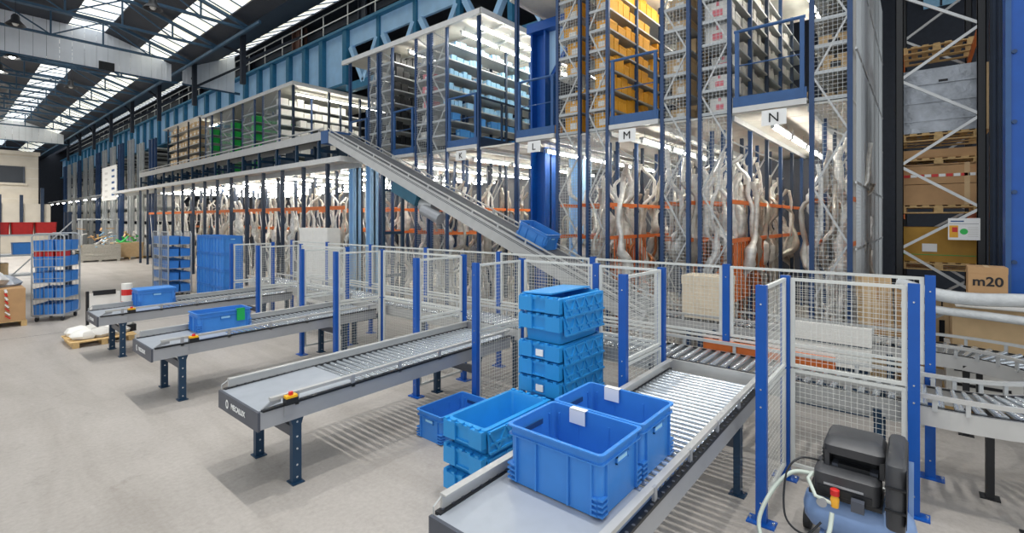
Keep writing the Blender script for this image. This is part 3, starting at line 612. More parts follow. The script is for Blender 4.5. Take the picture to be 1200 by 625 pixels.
def spur(yc, W, lab, roll0=1.0, es_x=.48):
    X0 = 1.95; L = 3.6; t = thing('roller_conveyor', lab, 'conveyor', (X0, yc, 0)); sl = .014
    zt = lambda x: .80 + sl * x
    hw = W / 2
    for s_ in (-1, 1):
        y0, y1 = sorted((s_ * hw, s_ * (hw - .03)))
        b = MB(); b.add([(0, y0, zt(0) - .16), (L, y0, zt(L) - .16), (L, y1, zt(L) - .16), (0, y1, zt(0) - .16), (0, y0, zt(0)), (L, y0, zt(L)), (L, y1, zt(L)), (0, y1, zt(0))],
            [(3, 2, 1, 0), (4, 5, 6, 7), (0, 1, 5, 4), (1, 2, 6, 5), (2, 3, 7, 6), (3, 0, 4, 7)]); b.build('side_panel', 'alu', t)
    ya = hw - .035
    MB().bar((.02, -ya - .025, zt(0) + .012), (L, -ya - .025, zt(L) + .012), .05, .02).build('axle_strip', 'black', t)
    MB().bar((.02, ya + .01, zt(0) + .012), (L, ya + .01, zt(L) + .012), .05, .02).build('axle_strip', 'black', t)
    b = MB()
    for i in range(int(L / .085)):
        x = .06 + i * .085
        b.cyl((x, -ya - .035, zt(x) + .018), (x, -ya - .035, zt(x) + .026), .012, 6); b.cyl((x, ya + .01, zt(x) + .018), (x, ya + .01, zt(x) + .026), .012, 6)
    b.build('bearing', 'char', t, kind='stuff')
    b = MB(); b.add([(.0, -ya, zt(0) + .01), (roll0, -ya, zt(roll0) + .02), (roll0, ya, zt(roll0) + .02), (0, ya, zt(0) + .01), (.0, -ya, zt(0) - .02), (roll0, -ya, zt(roll0)), (roll0, ya, zt(roll0)), (0, ya, zt(0) - .02)],
          [(0, 1, 2, 3), (7, 6, 5, 4), (0, 4, 5, 1), (1, 5, 6, 2), (2, 6, 7, 3), (3, 7, 4, 0)]); b.build('slide_plate', 'plate', t)
    rm = MB().tube([(0, -ya + .01, 0), (0, ya - .01, 0)], .026, 10).mesh('roller', 'zinc', True)
    x = roll0 + .05
    while x < L - .02: put(rm, 'roller', t, (x, 0, zt(x) - .004)); x += .085
    ep = MB(); ep.box(-.025, 0, -hw - .005, hw + .005, zt(0) - .17, zt(0) + .01); e = ep.build('end_plate', 'char', t)
    logo(e, -.028, .0, zt(0) - .08, .062)
    # guides: solid angle on the far side, bar on brackets on the near side
    rl = MB(); rl.bar((.06, hw - .012, zt(0) + .065), (L, hw - .012, zt(L) + .065), .024, .09); rl.bar((.06, hw - .03, zt(0) + .11), (L, hw - .03, zt(L) + .11), .055, .012); rl.build('guide_rail', 'alu2', t)
    bt = MB(); bt.tube([(.0, hw - .01, zt(0) - .02), (.0, hw - .01, zt(0) + .06), (.07, hw - .01, zt(0) + .10)], .006, 5).build('rail_end', 'brace', t)
    rl = MB(); rl.bar((.10, -hw + .03, zt(0) + .095), (L, -hw + .03, zt(L) + .095), .05, .03); rl.build('guide_rail', 'alu2', t)
    MB().prism([(.02, zt(0) + .02), (.12, zt(0) + .085), (.2, zt(0) + .085), (.2, zt(0) + .05)], 'y', -hw + .02, -hw + .04).build('rail_nose', 'alu', t)
    for k in range(6):
        x = .35 + k * .62; MB().box(x - .02, x + .02, -hw + .0, -hw + .02, zt(x) - .02, zt(x) + .11).build('rail_bracket', 'alu', t)
    for x in (.36, 2.95):
        for s_ in (-1, 1): leg(t, x, s_ * (hw - .05), zt(x) - .1)
        MB().box(x - .02, x + .02, -hw + .05, hw - .05, .44, .54).build('cross_member', 'char', t)
    ex = es_x; es = MB().box(ex - .06, ex + .06, -hw - .07, -hw, zt(ex) + .02, zt(ex) + .08).build('stop_button_box', 'black', t)
    MB().box(ex - .055, ex + .055, -hw - .065, -hw - .005, zt(ex) + .08, zt(ex) + .105).build('button_cover', 'amber', es); MB().cyl((ex, -hw - .035, zt(ex) + .105), (ex, -hw - .035, zt(ex) + .135), .022, 12).build('red_button', 'red', es)
    MB().box(ex - .05, ex + .05, -hw - .012, -hw, zt(ex) - .1, zt(ex) + .02).build('button_bracket', 'alu', t)
    return t
spur(12.05, .95, 'grey roller conveyor lane farthest from the camera, carrying a closed blue crate')
spur(8.60, .95, 'grey roller conveyor lane carrying the blue crate with a green card')
spur(5.17, .95, 'empty grey roller conveyor lane with the charcoal end plate in clear view', es_x=.27)
spur(1.77, 1.0, 'nearest grey roller conveyor lane carrying the two large open blue crates', es_x=.33)

# ---------------------------------------------------------------- main line: straight, U-turn, return, inclined belt
ZM = .95
def lane(x0, x1, ya, yb, lab, breaks=()):
    t = thing('roller_conveyor', lab, 'conveyor', (0, 0, 0)); w_ = x1 - x0
    for x in (x0, x1 - .03): MB().box(x, x + .03, ya, yb, ZM - .16, ZM).build('side_panel', 'alu2', t)
    for x in (x0 + .03, x1 - .06): MB().box(x, x + .03, ya, yb, ZM - .01, ZM + .005).build('axle_strip', 'black', t)
    rm = MB().tube([(x0 + .06, 0, 0), (x1 - .06, 0, 0)], .03, 10).mesh('roller', 'zinc', True)
    n = int((yb - ya) / .115)
    for i in range(n): put(rm, 'roller', t, (0, ya + .06 + i * .115, ZM - .01))
    def rail(x, y0, y1):
        MB().box(x - .02, x + .02, y0, y1, ZM + .085, ZM + .12).build('guide_rail', 'alu2', t)
        y = y0 + .1
        while y < y1: MB().box(x - .012, x + .012, y - .018, y + .018, ZM - .02, ZM + .085).build('rail_bracket', 'brace', t); y += .62
    rail(x1 + .005, ya, yb); y = ya
    for b0, b1 in breaks: rail(x0 - .005, y, b0); y = b1
    rail(x0 - .005, y, yb)
    y = ya + .5
    while y < yb:
        for x in (x0 + .06, x1 - .06): leg(t, x, y, ZM - .1)
        MB().box(x0 + .06, x1 - .06, y - .02, y + .02, .45, .55).build('cross_member', 'navy', t); y += 2.2
    return t
l1 = lane(5.62, 6.38, -.2, 14.3, 'long main roller conveyor running behind the fence posts past all four lanes', ((1.27, 2.27), (4.69, 5.65), (8.12, 9.08), (11.57, 12.53)))
l2 = lane(7.98, 8.74, -.2, 3.6, 'return roller conveyor running from the foot of the inclined belt')
t = thing('curved_conveyor', 'curved roller conveyor turning back at the right of the picture', 'conveyor', (7.18, -.2, 0))
def arc(r, z, a0=math.pi, a1=2 * math.pi, n=28): return [(r * math.cos(a0 + (a1 - a0) * k / n), r * math.sin(a0 + (a1 - a0) * k / n), z) for k in range(n + 1)]
def arcstrip(r0, r1, z0, z1, name, m, n=28):
    A = [arc(r0, z0), arc(r1, z0), arc(r1, z1), arc(r0, z1)]; vs = [A[j][i] for i in range(n + 1) for j in range(4)]; fs = []
    for i in range(n):
        for j in range(4): fs.append((i * 4 + j, (i + 1) * 4 + j, (i + 1) * 4 + (j + 1) % 4, i * 4 + (j + 1) % 4))
    fs += [(0, 1, 2, 3), tuple(n * 4 + k for k in (3, 2, 1, 0))]
    return MB().add(vs, fs).build(name, m, t, smooth=True)
arcstrip(1.53, 1.56, ZM - .16, ZM, 'side_panel', 'alu2'); arcstrip(.80, .83, ZM - .16, ZM, 'side_panel', 'alu2')
arcstrip(1.50, 1.53, ZM - .01, ZM + .005, 'axle_strip', 'black'); arcstrip(.83, .86, ZM - .01, ZM + .005, 'axle_strip', 'black')
arcstrip(1.545, 1.585, ZM + .085, ZM + .12, 'guide_rail', 'alu2'); arcstrip(.775, .815, ZM + .085, ZM + .12, 'guide_rail', 'alu2')
rm = MB().tube([(.86, 0, 0), (1.5, 0, 0)], [.022, .036], 10).mesh('roller', 'zinc', True)
for k in range(34):
    a = math.pi + math.pi * (k + .5) / 34; put(rm, 'roller', t, (0, 0, ZM - .012), (0, 0, a))
for k in range(13):
    a = math.pi + math.pi * (k + .3) / 13
    for r_ in (1.565, .795): MB().box(r_ - .01, r_ + .01, -.016, .016, ZM - .02, ZM + .085).build('rail_bracket', 'brace', t).rotation_euler = (0, 0, a)
for a in (200, 250, 300, 345):
    a = math.radians(a)
    for r_ in (1.48, .88): leg(t, r_ * math.cos(a), r_ * math.sin(a), ZM - .1, 'black')
o = MB().box(-.03, .03, -.01, .03, ZM - .06, ZM + .03).build('light_sensor', 'orange', t, (1.55 * math.cos(3.75), 1.55 * math.sin(3.75), 0))
# orange stop at the junction of the nearest lane
tag(MB().bar((6.44, .72, 1.0), (6.44, 2.15, 1.0), .05, .13).box(6.41, 6.46, 1.9, 1.95, .8, 1.0).box(6.41, 6.46, .8, .85, .8, 1.0).build('stop_bar', 'orange'), 'orange stop bar behind the main conveyor at the nearest lane', 'barrier')
# inclined belt
def zi(y): return 2.9 + .415 * (y - 8.27)
t = thing('inclined_belt_conveyor', 'long grey inclined belt conveyor coming down from the mezzanine', 'conveyor')
ya, yb = 3.7, 14.3
for x in (7.97, 8.72):
    MB().bar((x, ya, zi(ya) - .16), (x, yb, zi(yb) - .16), .04, .32).build('side_panel', 'alu2', t)
    for dz, m in ((-.05, 'black'), (-.085, 'char')): MB().bar((x - .022, ya, zi(ya) + dz), (x - .022, yb, zi(yb) + dz), .006, .012).build('groove', m, t)
    MB().bar((x, ya, zi(ya) + .10), (x, yb, zi(yb) + .10), .03, .03).build('guide_rail', 'alu2', t)
    for k in range(14):
        y = ya + .3 + k * .78; MB().bar((x, y, zi(y) - .02), (x, y - .03, zi(y) + .09), .02, .04).build('rail_bracket', 'brace', t)
MB().bar((8.345, ya, zi(ya) - .02), (8.345, yb, zi(yb) - .02), .70, .03).build('belt', 'belt', t)
MB().bar((8.345, ya + .2, zi(ya) - .28), (8.345, yb - .1, zi(yb) - .28), .68, .02).build('under_tray', 'shelf', t)
y = 10.35; MB().bar((8.15, y + .55, zi(y + .55) - .48), (8.15, y - .45, zi(y - .45) - .48), .42, .28).build('drive_housing', 'teal', t)
y = 9.5; MB().cyl((7.95, y + .1, zi(y) - .55), (7.95, y - .55, zi(y - .5) - .58), .14, 14).build('motor', 'alu', t, smooth=True); MB().cyl((8.2, y + .4, zi(y) - .4), (8.2, y - .1, zi(y) - .45), .18, 14).build('gearbox', 'brace', t, smooth=True)
for y in (6.2, 11.4):
    for x in (8.02, 8.67): MB().box(x - .04, x + .04, y - .04, y + .04, 0, zi(y) - .3).build('support_leg', 'navy', t)
    for z in (1.0, 2.2, 3.4):
        if z < zi(y) - .5: MB().box(8.02, 8.67, y - .03, y + .03, z, z + .08).build('support_tie', 'navy', t)
MB().box(7.93, 8.76, 14.2, 14.62, 5.02, 5.42).build('knee_cover', 'deck_blue', t)
t = thing('upper_belt_conveyor', 'straight grey belt conveyor running along the mezzanine edge', 'conveyor')
for x in (7.97, 8.72): MB().box(x - .02, x + .02, 14.5, 36, 5.16, 5.42).build('side_panel', 'alu2', t); MB().box(x - .02, x + .02, 14.5, 36, 5.50, 5.54).build('guide_rail', 'alu2', t)
MB().box(8.0, 8.7, 14.5, 36, 5.36, 5.40).build('belt', 'belt', t)
for i in range(15):
    y = 14.9 + i * 1.5
    for x in (8.02, 8.67): MB().box(x - .04, x + .04, y - .04, y + .04, 4.50, 5.2).build('support_leg', 'navy', t); MB().box(x - .01, x + .01, y - .03, y + .03, 5.4, 5.52).build('rail_bracket', 'brace', t)
    MB().box(8.02, 8.67, y - .03, y + .03, 4.8, 4.9).build('support_tie', 'navy', t)
# things on the mezzanine behind the belt
for i in range(9):
    MBx = MB().box(-.4, .4, -.5, .5, 0, .06).box(-.4, -.36, -.5, .5, 0, .7).box(.36, .4, -.5, .5, 0, .7)
    tag(MBx.build('low_rack', 'navy', None, (9.2, 16.3 + i * 2.1, 4.5)), 'low navy trestle on the mezzanine behind the upper belt', 'trestle', 'trestles on the mezzanine')

# ---------------------------------------------------------------- safety fence
PT = 2.04
def fpost_mesh():
    b = MB(); b.box(-.03, .03, -.042, .042, .012, PT); b.box(-.07, .07, -.11, .11, 0, .012); b.mat(1)
    for z in (.18, 1.0, 1.15, 1.88): b.cyl((-.034, 0, z), (-.03, 0, z), .008, 6)
    for y in (-.09, .09): b.cyl((0, y, .012), (0, y, .03), .012, 6)
    return b.mesh('fence_post', ['blue', 'zinc'])
FP = fpost_mesh()
def fpost(x, y, lab, grp=None, rz=0): return tag(put(FP, 'fence_post', None, (x, y, 0), (0, 0, rz)), lab, 'fence post', grp)
FR = [12.60, 11.12, 9.14, 7.91, 5.68, 4.46, 2.34, 1.04]
nm = ['far side of the lane farthest away', 'near side of the lane farthest away', 'far side of the lane with the green-carded crate', 'near side of the lane with the green-carded crate', 'far side of the empty lane', 'near side of the empty lane', 'far side of the nearest lane', 'near side of the nearest lane']
for y, n_ in zip(FR, nm):
    fpost(4.57, y, 'front blue fence post on the ' + n_)
    fpost(5.54, y, 'rear blue fence post on the ' + n_)
fpost(5.54, 3.22, 'blue fence post midway behind the tall stack of lidded crates'); fpost(5.54, .04, 'blue fence post right of the compressor at the fence end')
BK = [-.08, 1.88, 3.82, 5.74, 7.73, 9.68, 11.6, 13.5]
for i, y in enumerate(BK): fpost(6.47, y, ['blue end post of the back fence, right of the compressor', 'blue back fence post behind the orange stop bar', 'blue back fence post behind the tall crate stack', 'blue back fence post left of the tall crate stack'][i] if i < 4 else 'blue back fence post far along the main conveyor', 'far back fence posts' if i > 3 else None)
def fpanel(x0, y0, x1, y1, lab, grp=None, low=True, lowz=.14):
    t = thing('wire_mesh_fence', lab, 'fence', (x0, y0, 0), group=grp); d = Vector((x1 - x0, y1 - y0, 0)); L = d.length; d.normalize(); g0 = .05
    for z0, z1 in ((1.13, PT - .02),) + (((lowz, 1.11),) if low else ()):
        b = MB(); A = d * g0; B = d * (L - g0); fw = .03
        for z in (z0 + fw / 2, z1 - fw / 2): b.bar(A + Vector((0, 0, z)), B + Vector((0, 0, z)), fw, fw)
        for e in (A + d * fw / 2, B - d * fw / 2): b.bar(e + Vector((0, 0, z0 + .001)), e + Vector((0, 0, z1 - .001)), fw - .003, fw * 1.3, d)
        o = b.build('panel_frame', 'frame', t)
        b = MB(); b.grid(A + d * fw + Vector((0, 0, z0 + fw)), d, (0, 0, 1), L - 2 * g0 - 2 * fw, z1 - z0 - 2 * fw, .048, .048, .0021); b.build('wire_mesh', 'wire', o, kind='stuff')
for y, n_ in zip(FR, nm): fpanel(4.57, y, 5.54, y, 'short wire mesh fence wing on the ' + n_)
fpanel(5.54, 11.12, 5.54, 9.14, 'wire mesh fence panel between the two farthest lanes'); fpanel(5.54, 7.91, 5.54, 5.68, 'wire mesh fence panel left of the empty lane')
fpanel(5.54, 4.46, 5.54, 3.22, 'wire mesh fence panel left behind the tall crate stack'); fpanel(5.54, 3.22, 5.54, 2.34, 'narrow wire mesh fence panel right behind the tall crate stack')
fpanel(5.54, 1.04, 5.54, .04, 'wire mesh fence panel right behind the compressor')
for i in range(7): fpanel(6.47, BK[i + 1], 6.47, BK[i], ['back fence mesh panel behind the compressor', 'back fence mesh panel behind the nearest lane', 'back fence mesh panel behind the tall crate stack', 'back fence mesh panel behind the empty lane'][i] if i < 4 else 'back fence mesh panel far along the main conveyor', 'far back fence panels' if i > 3 else None, True, .5)

# ---------------------------------------------------------------- crates and totes
def G(px, py, Z=0):
    d = FPX * (H - Z) / (py - HZ); r = (px - 600) / FPX * d; return (d * TC + r * TS, d * TS - r * TC, Z)
def crate(lx, ly, h, label, cat, loc, rz=0, group=None, m='blue_crate', ribs=2, fins=True, detail=True, lid=False, rx=0):
    t = thing('plastic_crate', label, cat, loc, rz, group)
    if rx: t.rotation_euler = (rx, 0, rz)
    r = .035; b = MB()
    b.loft([rrect(lx - .05, ly - .05, r, 0), rrect(lx - .044, ly - .044, r, h - .068), rrect(lx - .010, ly - .010, r, h - .068), rrect(lx - .010, ly - .010, r, h - .060), rrect(lx - .04, ly - .04, r, h - .060), rrect(lx - .04, ly - .04, r, h - .011), rrect(lx, ly, r, h - .011), rrect(lx, ly, r, h)]
           + ([rrect(lx - .2, ly - .2, r, h)] if lid else [rrect(lx - .048, ly - .048, r * .8, h), rrect(lx - .048, ly - .048, r * .8, h - .07), rrect(lx - .062, ly - .075, r * .8, .02)]), True, True)
    b.build('body', m, t, smooth=True)
    if detail:
        for i in range(ribs):
            y = ly * ((i + 1) / (ribs + 1) - .5)
            for s_ in (-1, 1): MB().box(s_ * (lx / 2 - .03), s_ * (lx / 2 - .005), y - .006, y + .006, .01, h - .066).build('rib', m, t)
        for sx in (-1, 1):
            for sy in (-1, 1):
                c = MB(); c.box(sx * (lx / 2 - .036), sx * (lx / 2 - .006), sy * (ly / 2 - .087), sy * (ly / 2 - .075), .012, h - .066); c.box(sx * (lx / 2 - .087), sx * (lx / 2 - .075), sy * (ly / 2 - .036), sy * (ly / 2 - .006), .012, h - .066)
                if fins:
                    for k in range(4):
                        z = .015 + k * .032; c.box(sx * (lx / 2 - .085), sx * (lx / 2 - .012), sy * (ly / 2 - .04), sy * (ly / 2 - .005), z, z + .012); c.box(sx * (lx / 2 - .04), sx * (lx / 2 - .005), sy * (ly / 2 - .085), sy * (ly / 2 - .041), z + .001, z + .011)
                c.build('corner_rib', m, t)
        for s_ in (-1, 1):
            hb = MB(); y = s_ * (ly / 2 - .015); hb.box(-.075, .075, y - .007, y + .007, h - .125, h - .115); hb.box(-.075, .075, y - .007, y + .007, h - .085, h - .075); hb.box(-.075, -.065, y - .007, y + .007, h - .125, h - .075); hb.box(.065, .075, y - .007, y + .007, h - .125, h - .075); hb.build('handle_frame', m, t)
            MB().box(-.064, .064, y - .003, y + .003, h - .114, h - .086).build('handle_grip', 'paleblue', t)
            MB().box(-.1, .1, s_ * (ly / 2 - .032), s_ * (ly / 2 - .038), h - .11, h - .075).build('handle_slot', 'rack', t)
    if lid: MB().loft([rrect(lx - .01, ly - .01, r, h), rrect(lx - .01, ly - .01, r, h + .015), rrect(lx - .05, ly - .05, r, h + .02)], True, True).build('lid', m, t)
    return t
def card(t, x, y, h, m='paper', w_=.13, drop=.1):
    b = MB(); b.box(x - .045, x - .04, y - w_ / 2, y + w_ / 2, h - drop, h + .004); b.box(x - .045, x + .006, y - w_ / 2, y + w_ / 2, h + .001, h + .005); b.box(x + .002, x + .006, y - w_ / 2, y + w_ / 2, h - drop * .5, h + .004); b.build('label_card', m, t)
ZC = .832
c = crate(.55, .74, .385, 'large open blue crate nearest the camera on the front lane, white card on rim', 'crate', (2.775, 1.785, ZC)); card(c, .27, .12, .385)
c = crate(.55, .74, .385, 'large open blue crate behind the nearest one on the front lane', 'crate', (3.325, 1.785, ZC + .006)); card(c, .27, .14, .385)
c = crate(.82, .46, .30, 'long blue crate with a green card on the second farthest lane', 'crate', (3.03, 8.80, ZC)); MB().box(.16, .28, -.245, -.234, .12, .32).box(.16, .28, -.245, -.17, .305, .312).build('green_card', 'lime', c)
crate(.68, .52, .33, 'closed blue crate on the farthest lane', 'crate', (2.98, 12.45 - .1, ZC), lid=True)
crate(.46, .78, .33, 'empty open blue crate standing on the floor beside the empty lane', 'crate', (4.12, 4.42, 0), rz=math.pi / 2 * 1.0)
yb_ = 6.35; crate(.52, .82, .36, 'blue crate riding down the inclined belt', 'crate', (8.345, yb_, zi(yb_) + .005), rx=math.atan(.415))
# lidded nesting totes
def ltote(lx, ly, h, label, loc, group=None, tag_card=False, flap_top=False, open_=True):
    t = thing('lidded_tote', label, 'tote', loc, 0, group); r = .03; b = MB(); m = 'lid_crate'
    b.loft([rrect(lx - .11, ly - .11, r, 0), rrect(lx - .06, ly - .06, r, h - .05), rrect(lx - .01, ly - .01, r, h - .05), rrect(lx, ly, r, h - .03), rrect(lx, ly, r, h - .006), rrect(lx - .07, ly - .07, r, h), rrect(lx - .08, ly - .08, r, h - .02), rrect(lx - .13, ly - .13, r, .02)], True, True); b.build('body', m, t, smooth=True)
    for s_ in (-1, 1):
        x = s_ * (lx / 2 + .004)
        for y0, y1 in ((.09, ly / 2 - .01), (-ly / 2 + .01, -.09)):
            MB().box(x - .034, x + .034, y0, y1, h - .165, h - .012).build('end_panel', m, t)
        hd = MB(); hd.box(x - .016, x + .016, -.09, .09, h - .04, h - .012); hd.box(x - .02, x + .005, -.09, .09, h - .165, h - .15); hd.box(x - .004, x + .004, -.088, .088, h - .155, h - .03); hd.build('handle', m, t)
        for k in range(5): MB().box(x - .03, x + .01, -ly / 2 + .05 + k * ly * .2, -ly / 2 + .05 + k * ly * .2 + .04, h - .012, h + .008).build('hinge_tooth', m, t)
        if tag_card and s_ < 0: MB().box(x - .02, x - .01, -.05, .045, h - .14, h - .07).build('label_card', 'paper', t)
    for s_ in (-1, 1):
        f = MB(); y0, y1 = s_ * (ly / 2 + .006), s_ * (ly / 2 + .022); L = lx * .47; hh = .184
        if flap_top and s_ > 0:
            f.bar((0, ly / 2 - .01, h + .012), (0, -.13, h + .03), lx * .94, .014, (0, 1, 4)); f.build('lid_flap', m, t); continue
        def P(u, v): return Vector((u, y0 + (y1 - y0) * v, h - .02 - hh * v))
        f.bar(P(0, 0), P(0, 1), .014, L * 2, (1, 0, 0)); n = 4
        for k in range(n):
            u0 = -L + 2 * L * k / n; u1 = u0 + 2 * L / n; um = (u0 + u1) / 2; o = Vector((0, s_ * .014, 0))
            for a, b_ in ((P(u0 + .01, .04), P(u1 - .01, .04)), (P(u0 + .01, .04), P(um, .96)), (P(u1 - .01, .04), P(um, .96)), (P(u0, .97), P(u1, .97)), (P(u0 + .02, .6), P(u1 - .02, .6))): f.bar(a + o, b_ + o, .017, .02)
        f.build('lid_flap', m, t)
    return t
sx, sy = 3.53, 3.12
for k, (z, lab) in enumerate(((0, 'bottom tote of the low stack beside the front lane'), (.235, 'middle tote of the low stack beside the front lane'), (.47, 'open sky blue lidded tote on top of the low stack beside the front lane'))): ltote(.95, .50, .31, lab, (sx, sy, z))
tops = [.40, .59, .90, 1.09, 1.28, 1.59, 1.78]; nmz = ['lowest', 'second lowest', 'third', 'fourth', 'fifth', 'second highest', 'highest']
for k, (z, n_) in enumerate(zip(tops, nmz)): ltote(.84, .56, .31, '%s sky blue lidded tote of the tall stack%s' % (n_, ', one lid half folded over' if k == 6 else ' by the fence'), (4.62, 3.13, z - .31), tag_card=k in (2, 4), flap_top=k == 6)
d = thing('tote_dolly', 'low blue dolly under the tall stack of lidded totes', 'dolly', (4.62, 3.13, 0))
MB().box(-.4, .4, -.26, .26, .06, .09).build('platform', 'blue', d)
for x in (-.33, .33):
    for y in (-.2, .2): MB().cyl((x, y - .015, .03), (x, y + .015, .03), .03, 12).build('wheel', 'rubber', d)

# ---------------------------------------------------------------- compressor
t = thing('air_compressor', 'black and blue wheeled air compressor with red knob and pale hose', 'compressor', (4.6, .37, 0))
pr = [(-.36, .02), (-.34, .1), (-.29, .15), (-.2, .17), (.2, .17), (.29, .15), (.34, .1), (.36, .02)]
MB().tube([(0, p[0], .30) for p in pr], [p[1] for p in pr], 20).build('air_tank', 'tank', t, smooth=True)
for y in (-.22, .22):
    MB().prism([(-.12, .15), (.12, .15), (.2, 0), (-.2, 0)], 'y', y - .015, y + .015).build('foot', 'tank', t)
MB().cyl((.16, -.33, .09), (.16, -.38, .09), .09, 18).build('wheel', 'rubber', t, smooth=True); MB().cyl((.16, .33, .09), (.16, .38, .09), .09, 18).build('wheel', 'rubber', t, smooth=True)
MB().box(-.17, .19, -.16, .30, .46, .49).build('base_plate', 'black', t)
mb = MB().loft([rrect(.34, .42, .05, .49, 3, 0, .06), rrect(.34, .42, .05, .64, 3, 0, .06), rrect(.28, .36, .05, .67, 3, .01, .06)], True, True).build('motor_housing', 'blackgrey', t, smooth=True)
MB().box(-.176, -.165, -.05, .2, .56, .575).build('trim_strip', 'alu', mb); MB().box(-.185, -.165, -.1, .24, .50, .55).build('vent_band', 'black', mb)
MB().box(-.06, .0, -.08, .12, .665, .70).build('handle_bridge', 'black', mb)
hd = MB().loft([rrect(.22, .34, .04, .64, 3, .15, .02), rrect(.22, .36, .04, .80, 3, .15, .02)], True, True).build('cylinder_block', 'black', t, smooth=True)
MB().loft([rrect(.36, .38, .05, .775, 3, .09, .02), rrect(.37, .39, .05, .84, 3, .09, .02), rrect(.30, .34, .05, .89, 3, .11, .02), rrect(.18, .24, .05, .90, 3, .12, .02)], True, True).build('cylinder_cover', 'blackgrey', t, smooth=True)
for y in (-.155, .19): MB().prism([(-.07, .66), (.06, .66), (.06, .79), (-.085, .79)], 'y', y - .015, y + .015).build('cover_cheek', 'blackgrey', hd)
MB().box(-.05, .04, -.13, .16, .655, .69).build('inner_ledge', 'char', hd)
for k in range(4): MB().box(-.06, .2, .2, .225, .69 + k * .03, .70 + k * .03).build('cooling_fin', 'black', hd)
gd = MB().loft([rrect(.66, .11, .05, .42, 3, .04, -.24), rrect(.68, .12, .05, .70, 3, .04, -.24), rrect(.62, .12, .05, .86, 3, .05, -.24), rrect(.5, .09, .04, .90, 3, .06, -.24)], True, True).build('belt_guard', 'blackgrey', t, smooth=True)
for z in (.56, .72): MB().box(-.312, -.29, -.30, -.18, z, z + .012).build('guard_seam', 'black', gd)
MB().box(-.3, .36, -.302, -.298, .46, .84).build('guard_grille', 'black', gd)
MB().bar((.1, -.32, .08), (.28, -.32, .72), .03, .03).build('push_handle', 'tank', t)
rg = MB().tube([(-.24, .12, .44), (-.24, .12, .50), (-.24, .12, .53)], [.025, .03, .02], 12).build('regulator', 'yellow', t, smooth=True)
MB().tube([(-.24, .12, .53), (-.24, .12, .57), (-.24, .12, .575)], [.03, .03, .022], 14).build('red_knob', 'red', rg, smooth=True)
MB().cyl((-.25, .2, .46), (-.28, .2, .46), .035, 16).build('gauge', 'alu', t, smooth=True); MB().tube([(-.24, .14, .46), (-.28, .24, .5), (-.2, .3, .58), (-.12, .28, .6)], .014, 8).build('air_line', 'hose', t, smooth=True)
MB().box(-.255, -.2, -.06, .02, .45, .53).build('pressure_switch', 'char', t)
def smooth_path(P, n=10):
    P = [Vector(p) for p in P]; out = []
    for i in range(len(P) - 1):
        a, b_, c_, d_ = P[max(i - 1, 0)], P[i], P[i + 1], P[min(i + 2, len(P) - 1)]
        for k in range(n):
            u = k / n; out.append(.5 * ((2 * b_) + (c_ - a) * u + (2 * a - 5 * b_ + 4 * c_ - d_) * u * u + (3 * b_ - a - 3 * c_ + d_) * u ** 3))
    return out + [P[-1]]
MB().tube(smooth_path([(-.1, .27, .58), (-.13, .42, .56), (-.2, .55, .40), (-.34, .62, .18), (-.46, .52, .06), (-.46, .32, .10), (-.38, .16, .25), (-.30, .13, .42)]), .016, 9).build('hose', 'hose', t, smooth=True)
MB().tube(smooth_path([(.0, .24, .66), (-.06, .38, .66), (-.15, .46, .54), (-.3, .44, .28), (-.36, .3, .22), (-.3, .2, .32)]), .008, 7).build('cable', 'black', t, smooth=True)

# ---------------------------------------------------------------- goods on the return lane, drive cover
y0, y1 = Yof(848, 8.0), Yof(797, 8.0)
M['cream'] = mat('cream_board', (226, 210, 184), .65, var=.05)
o = put(carton_mesh('cream', 'cream'), 'carton', None, (8.34, (y0 + y1) / 2, ZM + .025), (0, 0, 0), (.5, y1 - y0, .70)); tag(o, 'big cream carton on the return conveyor behind the nearest lane', 'carton')
y0, y1 = Yof(1022, 7.9), Yof(925, 7.9)
t = thing('drive_cover', 'white sheet-metal drive cover on the return conveyor behind the compressor', 'cover', (7.93, 0, 0))
MB().box(-.08, .02, y0, y1, .93, 1.17).build('upper_cover', 'white', t); MB().box(-.08, .02, y0, y1, .62, .89).build('lower_cover', 'white', t); MB().box(-.03, .02, y0 + .03, y1 - .03, .0, .93).build('back_plate', 'navy', t)

